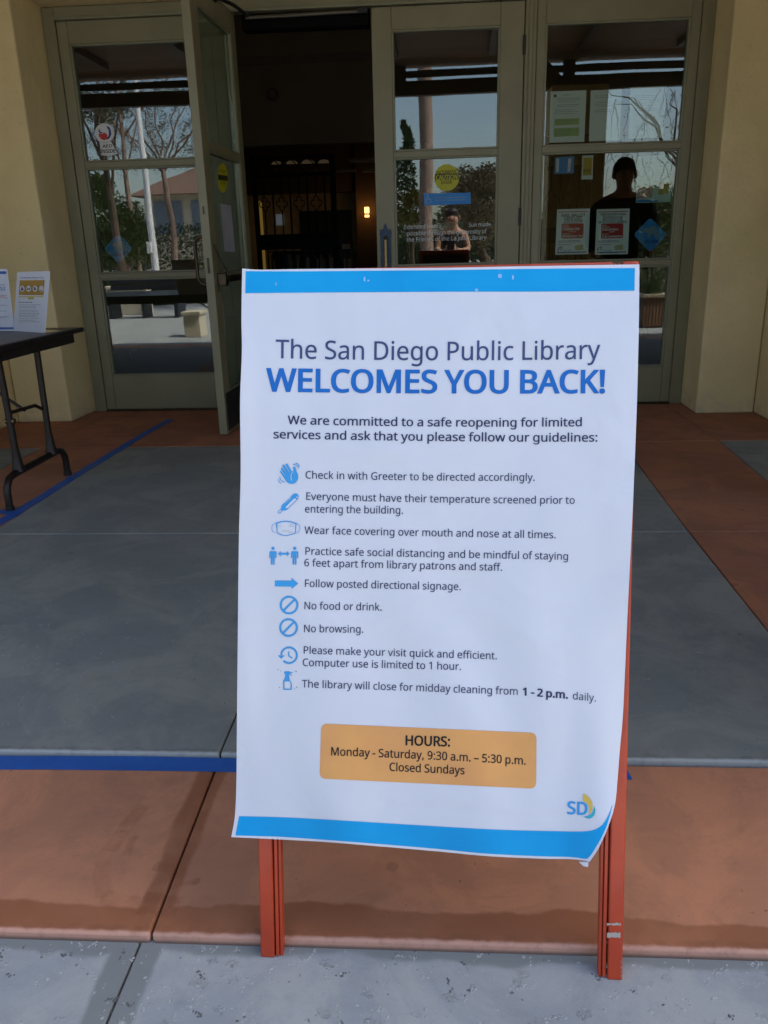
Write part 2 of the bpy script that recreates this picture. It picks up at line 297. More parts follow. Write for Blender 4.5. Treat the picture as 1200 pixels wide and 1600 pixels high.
# each row: character code, advance, outlines (x, y, x, y ...) in thousandths
OUTLINES = [
(33, 216, [[131,161,85,161,65,573,151,573],[58,43,61,69,72,85,88,94,107,97,126,94,142,85,153,69,157,43,153,18,142,2,126,-8,107,-11,88,-8,72,2,61,18]]),
(34, 327, [[128,573,112,366,68,366,52,573],[275,573,259,366,215,366,199,573]]),
(35, 518, [[385,350,360,221,470,221,470,168,350,168,317,0,260,0,293,168,178,168,147,0,91,0,121,168,20,168,20,221,132,221,157,350,50,350,50,403,167,403,199,573,257,573,225,403,340,403,372,573,427,573,395,403,497,403,497,350],[188,221,303,221,328,350,213,350]]),
(36, 459, [[203,39,117,47,50,66,50,134,119,111,203,101,203,263,116,296,87,317,66,342,54,372,50,407,54,444,69,475,91,500,122,519,159,532,203,538,203,609,254,609,254,539,332,530,395,509,374,450,317,468,254,478,254,317,342,284,373,265,396,242,409,213,414,176,409,141,395,111,372,85,322,57,254,43,254,-47,203,-47],[254,105,295,113,323,127,339,147,345,172,343,190,337,205,326,217,309,228,254,246],[203,476,156,466,139,457,128,444,121,430,119,413,126,377,137,364,152,352,203,334]]),
(37, 666, [[156,581,193,575,223,560,246,534,269,477,277,402,269,326,247,269,224,243,194,227,156,221,121,227,92,243,69,269,47,326,39,402,46,477,67,534,90,560,119,575],[156,531,138,527,123,516,112,498,101,458,98,402,101,345,112,305,123,286,138,276,156,272,175,275,191,286,203,304,214,345,218,402,214,458,203,498,191,516,175,527],[523,573,205,0,144,0,461,573],[507,351,543,346,573,330,596,304,619,248,627,172,620,97,598,40,575,13,544,-3,507,-8,472,-3,443,13,420,40,397,97,390,172,397,248,418,304,440,330,470,346],[507,301,488,297,473,286,462,269,452,229,448,172,452,116,462,75,473,57,488,46,507,43,526,46,541,57,553,75,565,115,569,172,565,229,553,269,541,286,526,297]]),
(38, 587, [[244,581,284,578,318,567,345,549,366,524,378,494,383,458,379,426,368,397,350,372,268,308,423,159,457,216,479,286,550,286,518,191,496,150,468,114,585,0,490,0,420,67,366,28,303,2,223,-8,171,-4,127,10,91,32,65,63,48,102,43,149,46,187,57,220,75,248,100,273,166,318,133,358,107,403,96,456,101,493,114,524,135,548,165,567,201,578],[209,273,159,239,128,201,119,178,116,152,120,124,129,101,146,81,181,61,225,55,273,59,314,71,375,111],[241,524,211,519,186,506,171,485,165,457,169,429,180,404,225,350,265,376,292,401,308,428,313,458,308,484,294,505,271,519]]),
(39, 180, [[128,573,112,366,68,366,52,573]]),
(40, 241, [[32,220,45,348,83,468,150,573,217,573,167,493,132,407,111,315,103,221,116,98,154,-20,216,-127,150,-127,83,-24,45,94]]),
(41, 241, [[209,220,196,94,158,-24,91,-127,25,-127,87,-20,124,98,137,221,124,346,87,465,24,573,91,573,158,468,196,348]]),
(42, 442, [[258,609,242,455,396,499,407,425,260,413,355,286,286,249,218,389,156,249,85,286,179,413,33,425,44,499,196,455,180,609]]),
(43, 459, [[257,311,417,311,417,254,257,254,257,89,200,89,200,254,40,254,40,311,200,311,200,477,257,477]]),
(44, 215, [[154,84,136,23,111,-42,85,-103,33,-103,49,-38,63,31,73,93,148,93]]),
(45, 258, [[32,184,32,246,226,246,226,184]]),
(46, 215, [[58,43,61,69,72,85,88,94,107,97,126,94,142,85,153,69,157,43,153,18,142,2,126,-8,107,-11,88,-8,72,2,61,18]]),
(47, 298, [[290,573,77,0,8,0,221,573]]),
(48, 459, [[419,287,409,163,395,112,376,70,349,37,316,12,276,-3,229,-8,188,-4,153,8,122,27,86,70,60,129,44,201,39,287,44,373,58,446,83,504,119,547,149,566,186,578,229,581,269,578,304,566,335,547,372,504,399,446,414,373],[110,287,121,156,137,111,159,78,178,64,202,55,229,52,268,59,298,78,320,110,336,156,348,287,336,417,320,463,298,495,279,510,256,518,229,521,202,518,178,510,159,495,137,463,121,417]]),
(49, 459, [[285,0,216,0,216,400,216,439,217,470,219,499,196,477,169,455,108,405,71,452,226,573,285,573]]),
(50, 459, [[417,0,38,0,38,59,188,210,261,287,306,353,318,387,322,424,318,453,309,477,294,496,261,514,221,520,181,517,147,506,83,466,45,513,94,548,153,572,221,581,270,576,313,562,347,540,372,510,388,472,394,428,389,385,375,344,324,267,247,185,128,67,128,64,417,64]]),
(51, 459, [[395,439,392,403,381,372,363,347,340,326,310,311,277,302,277,298,319,290,353,276,379,255,398,229,409,198,413,163,407,116,390,74,360,40,318,14,263,-3,193,-8,110,-1,36,23,36,89,114,61,194,51,241,55,278,65,305,81,324,104,335,132,339,164,335,197,320,223,297,242,265,255,179,265,123,265,123,326,180,326,223,329,259,339,286,356,307,377,319,404,323,434,320,460,311,481,295,498,262,516,219,521,164,515,117,498,75,473,39,521,115,563,163,576,218,581,273,576,317,563,352,540,376,511,390,477]]),
(52, 459, [[443,130,359,130,359,0,291,0,291,130,17,130,17,190,286,576,359,576,359,193,443,193],[291,374,291,412,293,444,294,474,295,500,292,500,276,468,257,438,86,193,291,193]]),
(53, 459, [[221,351,275,346,322,331,361,307,389,274,407,232,413,183,407,128,387,81,356,43,314,15,261,-2,199,-8,116,0,51,23,51,90,121,62,200,52,239,55,274,65,302,82,323,106,336,137,341,176,337,210,325,239,306,262,279,279,243,289,197,292,146,288,99,280,64,302,86,573,373,573,373,508,146,508,132,342,169,348]]),
(54, 459, [[44,245,51,342,75,433,95,474,121,510,155,539,196,562,246,576,306,581,344,579,377,573,377,513,344,520,308,523,257,518,216,504,183,483,158,454,139,419,127,380,115,291,119,291,150,326,194,350,255,358,302,353,342,338,375,313,400,279,416,236,421,184,415,129,399,82,372,44,336,15,291,-2,239,-8,199,-4,163,7,130,26,101,54,77,89,59,133,48,185],[238,51,270,55,297,66,320,84,337,109,348,143,351,184,344,233,324,271,302,289,274,300,241,303,205,299,175,287,150,270,131,248,119,223,115,198,123,146,146,99,164,79,185,64,210,55]]),
(55, 459, [[109,0,344,508,35,508,35,573,419,573,419,518,187,0]]),
(56, 459, [[229,581,276,577,318,565,352,546,378,519,395,485,400,443,396,411,385,383,346,338,291,303,355,265,381,242,401,216,414,185,419,148,413,104,395,65,367,34,330,11,284,-3,231,-8,174,-3,126,10,89,33,61,63,45,101,39,146,43,183,56,214,75,241,99,264,158,299,107,336,71,383,61,411,58,444,63,485,80,518,107,545,141,565,182,577],[108,145,112,119,121,96,138,76,161,60,192,51,229,48,265,51,295,60,319,76,336,96,346,120,350,148,346,174,335,197,293,235,229,265,217,270,157,237,136,219,121,197,111,173],[228,524,188,518,155,502,139,486,130,466,127,441,130,414,141,391,157,373,179,357,232,330,282,357,317,392,327,414,330,441,327,466,318,486,302,502,270,518]]),
(57, 459, [[417,328,410,231,387,139,366,99,340,63,306,33,265,11,214,-3,154,-8,117,-6,82,0,82,60,115,53,152,50,204,54,245,68,278,90,303,118,322,153,334,192,346,281,341,281,310,247,266,223,204,214,158,219,118,235,85,260,61,294,45,336,40,387,46,443,63,491,90,529,127,557,171,575,223,581,262,577,299,565,332,545,361,518,384,483,402,439,413,388],[223,521,192,518,165,507,142,488,124,463,113,429,110,388,117,339,137,301,158,284,186,273,220,269,256,273,286,285,311,303,330,325,342,349,346,374,338,426,315,474,298,493,277,508,252,518]]),
(58, 215, [[58,43,61,69,72,85,88,94,107,97,126,94,142,85,153,69,157,43,153,18,142,2,126,-8,107,-11,88,-8,72,2,61,18],[58,387,61,412,72,429,88,438,107,441,126,438,142,429,153,412,157,387,153,362,142,345,126,335,107,332,88,335,72,345,61,362]]),
(59, 215, [[147,84,128,23,104,-42,78,-103,25,-103,36,-55,48,-4,58,47,66,93,141,93],[56,387,60,412,71,429,86,438,105,441,124,438,141,429,152,412,156,387,152,362,141,345,124,335,105,332,86,335,71,345,60,362]]),
(60, 459, [[418,93,40,259,40,299,418,488,418,425,115,282,418,156]]),
(61, 459, [[45,334,45,391,412,391,412,334],[45,174,45,231,412,231,412,174]]),
(62, 459, [[40,156,342,281,40,425,40,488,418,299,418,259,40,93]]),
(63, 348, [[112,183,118,235,139,277,180,319,228,363,253,398,260,439,257,462,249,482,235,498,204,514,163,519,93,509,34,485,10,541,81,569,168,581,215,576,254,564,285,543,309,515,323,481,327,440,324,407,316,379,283,332,233,287,192,248,173,215,168,175,168,161,112,161],[94,43,97,69,108,85,124,94,144,97,162,94,178,85,189,69,192,43,189,18,178,2,162,-8,144,-11,124,-8,108,2,97,18]]),
(64, 721, [[674,286,666,214,640,150,620,125,597,105,569,92,536,87,503,93,478,109,460,131,451,157,447,157,430,130,405,107,373,92,334,87,297,92,265,106,240,128,222,159,211,195,207,237,212,286,228,330,253,366,287,394,328,411,377,417,446,411,500,398,492,235,491,215,491,206,494,171,506,151,522,141,540,137,563,142,583,158,598,181,609,212,618,287,611,356,588,413,553,459,506,492,450,513,387,520,322,514,265,498,217,472,177,437,145,394,123,344,109,288,104,227,111,154,132,93,167,45,215,10,275,-11,347,-18,441,-8,520,16,520,-38,442,-62,347,-71,259,-63,185,-36,144,-9,110,25,82,65,55,138,47,225,52,296,70,363,98,422,137,474,186,515,244,547,311,566,387,573,447,568,502,553,551,529,593,496,628,455,653,406,669,349],[269,235,275,191,290,160,314,143,345,137,372,141,393,152,409,171,425,210,432,258,437,358,411,364,378,366,342,362,314,347,294,325,280,298]]),
(65, 512, [[437,0,368,177,141,177,73,0,0,0,224,575,289,575,512,0],[282,415,274,438,263,473,255,500,247,468,238,438,230,415,165,241,346,241]]),
(66, 521, [[241,573,336,565,404,541,434,515,453,478,459,431,456,399,446,371,431,347,409,328,382,313,350,304,350,300,415,279,441,261,461,236,474,203,478,163,472,115,454,74,425,42,385,19,337,5,279,0,78,0,78,573],[256,329,300,331,334,339,357,352,372,371,381,394,384,423,380,451,369,474,351,490,308,506,245,511,150,511,150,329],[150,269,150,61,265,61,311,64,346,74,371,91,388,112,398,138,401,168,398,197,388,221,370,241,344,256,307,266,260,269]]),
(67, 507, [[323,517,280,513,241,502,206,482,178,456,155,423,139,383,125,286,131,220,147,164,175,117,213,83,262,62,322,55,394,62,460,78,460,15,393,-2,312,-8,232,1,166,28,130,56,101,90,78,131,56,203,49,287,53,349,67,406,89,456,120,499,159,534,206,559,261,575,324,581,409,572,482,547,453,486,394,508]]),
(68, 585, [[536,292,528,203,501,131,474,91,439,58,399,33,325,8,237,0,78,0,78,573,254,573,335,565,404,540,443,516,476,484,502,446,528,377],[460,289,454,359,435,415,404,457,361,487,308,505,244,511,150,511,150,62,228,62,299,68,357,87,402,119,434,164,454,220]]),
(69, 446, [[398,0,78,0,78,573,398,573,398,509,150,509,150,330,383,330,383,268,150,268,150,63,398,63]]),
(70, 416, [[150,0,78,0,78,573,398,573,398,509,150,509,150,306,383,306,383,243,150,243]]),
(71, 584, [[326,302,524,302,524,22,431,-1,323,-8,241,1,173,28,136,55,105,89,81,130,57,202,49,286,58,370,84,442,111,482,145,517,186,544,259,571,346,581,437,572,516,547,489,484,421,508,342,517,278,510,225,489,181,455,150,409,131,353,124,286,130,222,146,166,175,119,216,84,270,62,340,55,404,59,452,68,452,238,326,238]]),
(72, 594, [[516,0,443,0,443,267,150,267,150,0,78,0,78,573,150,573,150,330,443,330,443,573,516,573]]),
(73, 272, [[239,0,32,0,32,42,99,57,99,515,32,531,32,573,239,573,239,531,172,515,172,57,239,42]]),
(74, 219, [[-3,-152,-37,-150,-63,-142,-63,-81,-35,-87,-5,-89,33,-81,50,-70,63,-53,71,-29,74,3,74,573,146,573,146,9,141,-42,128,-82,105,-113,75,-135,39,-148]]),
(75, 496, [[496,0,411,0,209,273,150,222,150,0,78,0,78,573,150,573,150,290,199,345,249,399,403,573,488,573,261,323]]),
(76, 420, [[78,0,78,573,150,573,150,64,400,64,400,0]]),
(77, 727, [[330,0,142,502,139,502,142,461,144,407,144,347,144,0,78,0,78,573,184,573,361,103,364,103,544,573,650,573,650,0,578,0,578,352,579,408,581,460,584,501,581,501,390,0]]),
(78, 609, [[532,0,447,0,141,476,138,476,141,432,143,378,144,320,144,0,78,0,78,573,161,573,467,99,470,99,468,137,466,193,464,249,464,573,532,573]]),
(79, 626, [[577,287,573,224,561,166,540,116,510,73,473,38,428,13,375,-3,314,-8,251,-3,196,13,151,39,114,73,85,116,65,167,53,224,49,288,56,370,78,442,100,482,130,517,166,545,208,565,258,577,314,581,393,572,459,545,495,517,524,483,547,442,570,370],[125,287,130,220,145,163,171,117,207,83,255,62,314,55,373,62,420,83,456,117,481,163,496,220,501,287,496,354,481,411,456,457,421,491,373,511,314,518,255,511,207,490,171,457,145,411,130,354]]),
(80, 485, [[229,573,297,568,352,553,393,528,421,495,439,454,444,404,433,336,417,306,395,278,364,255,324,238,275,227,216,223,150,223,150,0,78,0,78,573],[223,511,150,511,150,285,208,285,298,296,330,311,352,334,365,363,370,401,366,435,354,462,334,484,306,499,269,508]]),
(81, 626, [[577,287,573,221,559,160,535,108,503,64,461,30,411,6,548,-136,444,-136,334,-7,324,-8,314,-8,251,-3,196,13,151,39,114,73,85,116,65,167,53,224,49,288,56,370,78,442,100,482,130,517,166,545,208,565,258,577,314,581,393,572,459,545,495,517,524,483,547,442,570,370],[125,287,130,220,145,163,171,117,207,83,255,62,314,55,373,62,420,83,456,117,481,163,496,220,501,287,496,354,481,411,456,457,421,491,373,511,314,518,255,511,207,490,171,457,145,411,130,354]]),
(82, 499, [[236,573,301,568,353,555,393,532,422,500,439,460,444,410,440,368,427,334,408,306,385,285,330,257,487,0,403,0,264,237,150,237,150,0,78,0,78,573],[232,510,150,510,150,298,236,298,278,301,312,310,338,325,355,347,366,374,370,407,366,440,355,467,336,486,310,500]]),
(83, 440, [[403,153,396,106,378,66,348,35,307,11,257,-3,198,-8,137,-5,83,4,41,19,41,88,113,65,201,55,240,57,273,66,298,79,316,98,327,120,330,147,327,173,318,194,302,213,277,230,196,265,131,294,85,330,57,375,48,435,54,477,71,513,99,542,136,563,180,576,231,581,318,572,389,549,366,487,302,508,229,517,196,515,169,507,148,494,133,478,124,457,121,434,124,407,133,386,149,367,172,351,246,318,332,279,362,255,385,228,398,194]]),
(84, 446, [[259,0,187,0,187,509,8,509,8,573,437,573,437,509,259,509]]),
(85, 586, [[513,202,507,146,489,95,459,52,416,20,360,-1,290,-8,225,-2,171,18,128,50,97,93,78,144,72,204,72,573,144,573,144,201,148,158,161,122,182,93,211,72,248,59,294,55,342,59,379,73,407,96,427,126,438,161,442,202,442,573,513,573]]),
(86, 481, [[481,573,277,0,204,0,0,573,75,573,204,205,220,160,231,119,241,80,250,119,262,161,277,207,405,573]]),
(87, 746, [[735,573,583,0,510,0,399,375,389,410,380,443,373,471,370,488,367,471,361,443,352,409,342,373,234,0,161,0,10,573,85,573,174,223,183,186,190,151,196,118,201,87,206,119,213,154,222,191,232,227,333,573,407,573,512,225,523,187,532,151,538,117,544,87,550,129,560,175,572,224,660,573]]),
(88, 470, [[467,0,385,0,233,249,79,0,3,0,193,298,15,573,95,573,236,348,377,573,453,573,276,300]]),
(89, 454, [[227,291,376,573,454,573,263,222,263,0,191,0,191,219,0,573,79,573]]),
(90, 459, [[427,0,30,0,30,55,332,508,40,508,40,573,419,573,419,518,118,64,427,64]]),
(91, 264, [[244,-127,64,-127,64,573,244,573,244,515,133,515,133,-69,244,-69]]),
(92, 298, [[77,573,291,0,221,0,8,573]]),
(93, 264, [[20,-69,131,-69,131,515,20,515,20,573,200,573,200,-127,20,-127]]),
(94, 459, [[30,214,200,577,241,577,428,214,366,214,221,502,93,214]]),
(95, 356, [[358,-123,-2,-123,-2,-72,358,-72]]),
(96, 225, [[116,614,138,575,166,532,193,496,193,486,146,486,115,513,82,546,53,579,32,606,32,614]]),
(97, 450, [[231,437,279,433,318,422,347,403,368,375,381,338,385,293,385,0,334,0,320,61,317,61,279,22,234,-1,172,-8,136,-5,103,6,75,23,55,48,41,80,37,119,43,159,59,192,87,219,127,238,179,251,243,257,316,259,316,285,313,317,306,342,293,359,265,375,227,380,163,370,106,347,84,400,151,426],[252,208,184,200,141,182,124,165,113,144,110,119,112,97,120,79,132,66,157,53,188,49,223,52,253,62,279,79,299,103,311,134,315,172,315,210]]),
(98, 493, [[139,461,138,410,135,373,139,373,161,398,189,419,226,432,272,437,322,431,365,412,401,381,428,338,444,283,449,215,444,147,427,91,400,48,365,17,322,-2,272,-8,226,-3,189,10,161,31,139,55,133,55,119,0,68,0,68,609,139,609],[260,379,219,374,188,361,165,339,150,308,139,217,139,214,145,144,165,93,187,69,219,55,261,51,297,55,325,69,348,93,369,145,376,216,369,287,348,338,325,360,296,374]]),
(99, 385, [[241,-8,187,-2,139,15,99,45,69,87,50,143,44,213,51,284,71,342,102,385,142,415,191,432,245,438,309,431,358,415,337,356,292,370,244,376,204,371,172,358,148,335,131,303,120,263,117,213,120,166,131,126,148,94,172,71,202,58,240,53,302,60,351,78,351,15,304,-2]]),
(100, 493, [[221,-8,171,-2,128,17,92,48,65,91,49,146,44,214,49,282,66,338,93,381,128,413,171,432,221,438,280,429,323,407,354,374,359,374,356,405,354,438,354,609,425,609,425,0,368,0,358,58,354,58,323,24,279,1],[232,51,273,55,305,67,328,88,348,135,355,200,355,213,349,284,329,336,306,360,274,375,231,379,196,374,168,359,146,334,124,281,117,213,124,144,146,93,168,69,197,55]]),
(101, 452, [[234,438,286,432,329,414,364,385,390,346,406,299,411,244,411,201,117,201,122,157,134,119,154,90,181,69,215,56,254,52,327,60,392,82,392,20,327,-1,251,-8,194,-2,143,17,101,48,70,91,51,146,44,212,50,277,68,333,96,378,134,411,181,431],[233,380,202,377,175,366,154,348,130,309,119,257,338,257,335,292,326,322,312,346,292,364,266,376]]),
(102, 276, [[266,375,158,375,158,0,87,0,87,375,12,375,12,408,87,432,87,457,92,507,104,547,124,577,152,597,186,609,227,613,274,609,310,599,292,544,262,552,228,556,206,553,189,545,175,532,162,502,158,458,158,430,266,430]]),
(103, 493, [[221,438,261,434,297,422,329,402,355,373,359,373,369,430,425,430,425,-7,420,-63,404,-109,378,-146,341,-172,293,-187,233,-192,147,-186,78,-165,78,-100,149,-125,237,-134,271,-130,300,-119,324,-101,341,-77,352,-48,355,-13,355,4,356,32,358,57,354,57,329,28,299,8,263,-4,221,-8,170,-2,126,18,91,51,65,95,49,149,44,214,49,278,65,332,91,377,126,411,169,431],[230,379,197,374,169,359,147,336,130,303,120,262,117,213,124,143,146,92,169,68,197,54,232,50,288,58,309,69,326,85,340,105,349,131,356,197,356,214,353,267,343,309,326,340,302,362,270,374]]),
(104, 496, [[139,431,138,399,135,370,140,370,174,407,221,429,273,437,321,433,360,421,391,400,413,370,426,330,431,280,431,0,361,0,361,275,355,321,338,353,319,367,295,376,265,379,222,374,189,360,166,338,150,308,139,222,139,0,68,0,68,609,139,609]]),
(105, 207, [[139,430,139,0,68,0,68,430],[104,591,119,588,133,580,142,566,145,546,142,526,133,512,119,504,104,501,88,504,75,512,66,526,63,546,66,566,75,580,88,588]]),
(106, 207, [[18,-192,-18,-190,-44,-183,-44,-126,-19,-132,9,-134,32,-130,51,-120,64,-100,68,-67,68,430,139,430,139,-64,136,-101,126,-133,110,-159,87,-177,56,-189],[63,546,66,566,75,580,88,588,104,591,119,588,133,580,142,566,145,546,142,526,133,512,119,504,104,501,88,504,75,512,66,526]]),
(107, 428, [[138,291,137,257,135,221,138,221,152,240,172,264,189,285,326,430,409,430,235,246,421,0,336,0,187,200,138,158,138,0,68,0,68,609,138,609]]),
(108, 207, [[139,0,68,0,68,609,139,609]]),
(109, 750, [[540,438,584,434,621,421,649,401,669,371,681,330,685,280,685,0,615,0,615,277,610,321,594,353,577,367,555,376,528,379,490,374,460,362,438,342,418,298,411,237,411,0,342,0,342,277,332,333,320,353,303,367,281,376,253,379,215,374,185,360,164,338,150,308,139,223,139,0,68,0,68,430,125,430,136,371,140,371,173,409,217,431,266,438,312,433,349,420,378,398,398,366,402,366,427,398,461,420,499,433]]),
(110, 496, [[275,438,322,434,361,421,391,401,413,371,426,330,431,280,431,0,361,0,361,275,355,321,338,353,319,367,295,376,265,379,222,374,189,361,166,338,146,289,139,223,139,0,68,0,68,430,125,430,136,371,140,371,175,409,222,431]]),
(111, 485, [[442,216,438,165,428,121,411,82,388,51,359,25,324,7,285,-4,241,-8,200,-4,163,7,129,25,100,51,77,82,59,121,48,165,44,216,50,282,68,336,97,380,137,412,186,431,244,438,299,431,347,412,387,380,417,336,436,282],[117,216,120,169,130,128,147,95,172,71,203,56,243,51,282,56,314,71,339,95,356,128,366,169,369,216,365,263,355,303,338,335,314,359,282,374,242,379,202,374,171,359,147,335,124,284]]),
(112, 493, [[273,438,322,432,365,413,401,383,428,339,444,284,449,216,444,148,427,93,401,49,365,17,322,-2,272,-8,213,1,170,24,139,55,134,55,137,20,139,-16,139,-192,68,-192,68,430,126,430,136,371,139,371,170,405,213,429],[260,379,221,374,190,362,167,342,152,313,139,229,139,216,150,126,165,93,188,70,220,55,261,51,297,56,326,72,348,98,364,131,376,217,369,283,348,334,325,359,296,374]]),
(113, 493, [[354,-9,355,25,358,58,354,58,332,32,303,11,266,-3,219,-8,170,-2,128,17,93,48,66,91,49,146,44,214,50,282,67,338,93,381,129,413,172,432,221,438,267,433,304,419,333,397,355,371,358,371,369,430,425,430,425,-192,354,-192],[233,51,272,55,304,67,327,87,342,116,355,199,355,213,348,285,328,337,305,361,273,375,231,379,196,374,167,359,145,334,124,281,117,213,124,145,146,93,168,70,197,55]]),
(114, 331, [[269,438,295,437,319,433,310,368,287,372,264,374,217,363,176,334,149,289,139,229,139,0,68,0,68,430,126,430,134,351,137,351,170,395,214,426,240,435]]),
(115, 384, [[348,119,343,80,327,49,302,24,268,6,226,-4,176,-8,99,-1,42,19,42,83,104,60,178,49,224,53,256,66,269,79,277,94,280,112,278,128,271,141,239,167,174,196,103,228,76,245,57,266,45,292,41,324,46,358,61,386,85,408,137,430,202,438,275,430,339,409,315,353,258,372,197,380,159,377,131,366,118,356,111,343,108,328,111,312,119,298,154,274,219,246,289,215,314,197,333,176,344,150]]),
(116, 289, [[212,50,245,53,272,59,272,5,240,-4,200,-8,167,-5,138,4,112,20,91,44,78,79,74,125,74,375,13,375,13,409,75,437,103,528,144,528,144,430,269,430,269,375,144,375,144,127,149,93,163,69,185,54]]),
(117, 496, [[427,430,427,0,370,0,359,57,356,57,340,36,321,20,273,-1,220,-8,173,-4,134,8,103,29,81,59,68,99,63,148,63,430,135,430,135,153,141,108,158,76,176,62,200,53,230,51,273,55,306,69,330,91,345,121,357,206,357,430]]),
(118, 407, [[163,0,0,430,75,430,167,176,180,137,193,96,201,63,204,63,214,96,227,138,241,176,332,430,407,430,244,0]]),
(119, 630, [[346,243,336,276,328,308,321,335,316,357,313,357,308,335,302,307,294,275,284,242,207,1,127,1,9,431,82,431,141,201,153,154,163,109,169,73,172,73,178,97,185,128,193,160,201,188,277,431,354,431,428,188,440,149,451,109,457,74,460,74,466,108,477,153,489,201,549,431,621,431,502,1,419,1]]),
(120, 424, [[170,220,22,430,102,430,213,268,322,430,402,430,253,220,410,0,330,0,213,172,94,0,14,0]]),
(121, 409, [[1,430,76,430,169,185,184,144,196,105,205,68,209,68,224,121,245,186,333,430,409,430,224,-59,188,-130,165,-156,138,-176,106,-188,67,-192,34,-190,9,-186,9,-130,30,-133,56,-135,79,-132,99,-126,130,-99,152,-59,174,-2]]),
(122, 377, [[346,0,31,0,31,47,262,375,45,375,45,430,340,430,340,377,112,55,346,55]]),
(123, 305, [[279,-127,233,-123,194,-112,163,-95,140,-70,125,-38,120,1,120,119,117,143,109,162,95,177,76,186,22,194,22,253,76,261,95,270,109,284,117,303,120,327,120,446,125,485,140,516,164,541,196,559,235,569,279,573,279,515,232,506,214,496,201,482,193,463,190,439,190,324,185,287,168,259,141,238,103,226,103,221,142,209,169,189,185,160,190,123,190,6,193,-18,200,-36,213,-51,231,-61,279,-69]]),
(124, 442, [[192,609,250,609,250,-193,192,-193]]),
(125, 305, [[26,-69,73,-60,91,-50,104,-36,112,-17,115,6,115,123,120,159,136,188,164,208,202,221,202,225,164,237,136,258,120,286,115,323,115,440,112,464,104,483,92,497,74,507,26,515,26,573,72,569,111,559,142,541,165,516,180,485,184,445,184,328,187,303,196,284,210,270,229,260,282,253,282,194,229,186,210,177,196,163,187,144,184,119,184,0,179,-39,164,-71,140,-95,109,-113,70,-123,26,-127]]),
(126, 459, [[216,256,168,273,132,277,108,274,84,264,40,230,40,293,83,324,109,332,136,335,182,330,242,310,290,292,326,288,349,291,374,302,418,335,418,273,374,241,349,233,322,230,275,235]]),
(8211, 401, [[32,184,32,246,369,246,369,184]]),
(211, 626, [[577,287,573,224,561,166,540,116,510,73,473,38,428,13,375,-3,314,-8,251,-3,196,13,151,39,114,73,85,116,65,167,53,224,49,288,56,370,78,442,100,482,130,517,166,545,208,565,258,577,314,581,393,572,459,545,495,517,524,483,547,442,570,370],[125,287,130,220,145,163,171,117,207,83,255,62,314,55,373,62,420,83,456,117,481,163,496,220,501,287,496,354,481,411,456,457,421,491,373,511,314,518,255,511,207,490,171,457,145,411,130,354],[432,749,411,722,381,688,348,656,318,629,271,629,271,638,297,674,325,717,347,757,432,757]]),
(243, 485, [[442,216,438,165,428,121,411,82,388,51,359,25,324,7,285,-4,241,-8,200,-4,163,7,129,25,100,51,77,82,59,121,48,165,44,216,50,282,68,336,97,380,137,412,186,431,244,438,299,431,347,412,387,380,417,336,436,282],[117,216,120,169,130,128,147,95,172,71,203,56,243,51,282,56,314,71,339,95,356,128,366,169,369,216,365,263,355,303,338,335,314,359,282,374,242,379,202,374,171,359,147,335,124,284],[362,606,341,579,311,546,278,513,247,486,200,486,200,496,227,532,254,575,277,614,362,614]]),
(241, 496, [[275,438,322,434,361,421,391,401,413,371,426,330,431,280,431,0,361,0,361,275,355,321,338,353,319,367,295,376,265,379,222,374,189,361,166,338,146,289,139,223,139,0,68,0,68,430,125,430,136,371,140,371,175,409,222,431],[101,486,110,529,128,561,155,581,189,589,223,582,255,566,284,550,311,543,327,546,340,555,355,589,395,589,386,548,368,515,351,499,331,490,308,487,275,494,243,510,214,526,186,532,169,530,157,521,142,486]]),
]
# ------------------------------------------------------------------ lettering: outlines of a humanist sans, drawn by this script
SPW = SPACE_WIDTH
GLY = {chr(code): (adv, loops) for code, adv, loops in OUTLINES}
def text_loops(s, bold=0.0):
    """outlines in units of cap height; returns loops, width"""
    x = 0.0; out = []
    for ch in s:
        if ch == ' ': x += SPW/573; continue
        adv, loops = GLY.get(ch, GLY['-'])
        k = 1 + bold*1.3
        for l in loops:
            P = [(l[i]/573, l[i+1]/573) for i in range(0, len(l), 2)]
            P = [p for i, p in enumerate(P) if p != P[i-1]]
            if bold:
                n = len(P); Q = []
                for i in range(n):
                    ax, ay = P[i-1]; bx, by = P[i]; cx, cy = P[(i+1) % n]
                    d1 = Vector((bx-ax, by-ay)).normalized(); d2 = Vector((cx-bx, cy-by)).normalized()
                    n1 = Vector((-d1.y, d1.x)); n2 = Vector((-d2.y, d2.x)); nn = (n1+n2)
                    if nn.length < 1e-3: nn = n1
                    nn.normalize(); sc_ = min(1.6, 1/max(.5, nn.dot(n1)))
                    Q.append((bx - nn.x*bold*.5*sc_*GLY_SIGN, by - nn.y*bold*.32*sc_*GLY_SIGN))
                P = Q
            out.append([(x + p[0]*k, p[1]) for p in P])
        x += adv/573*k
    return out, x
GLY_SIGN = -1
def _wind(x, y, loops):
    w_ = 0
    for l in loops:
        n = len(l); x0, y0 = l[-1]
        for x1, y1 in l:
            if y0 <= y:
                if y1 > y and (x1-x0)*(y-y0)-(x-x0)*(y1-y0) > 0: w_ += 1
            elif y1 <= y and (x1-x0)*(y-y0)-(x-x0)*(y1-y0) < 0: w_ -= 1
            x0, y0 = x1, y1
    return w_
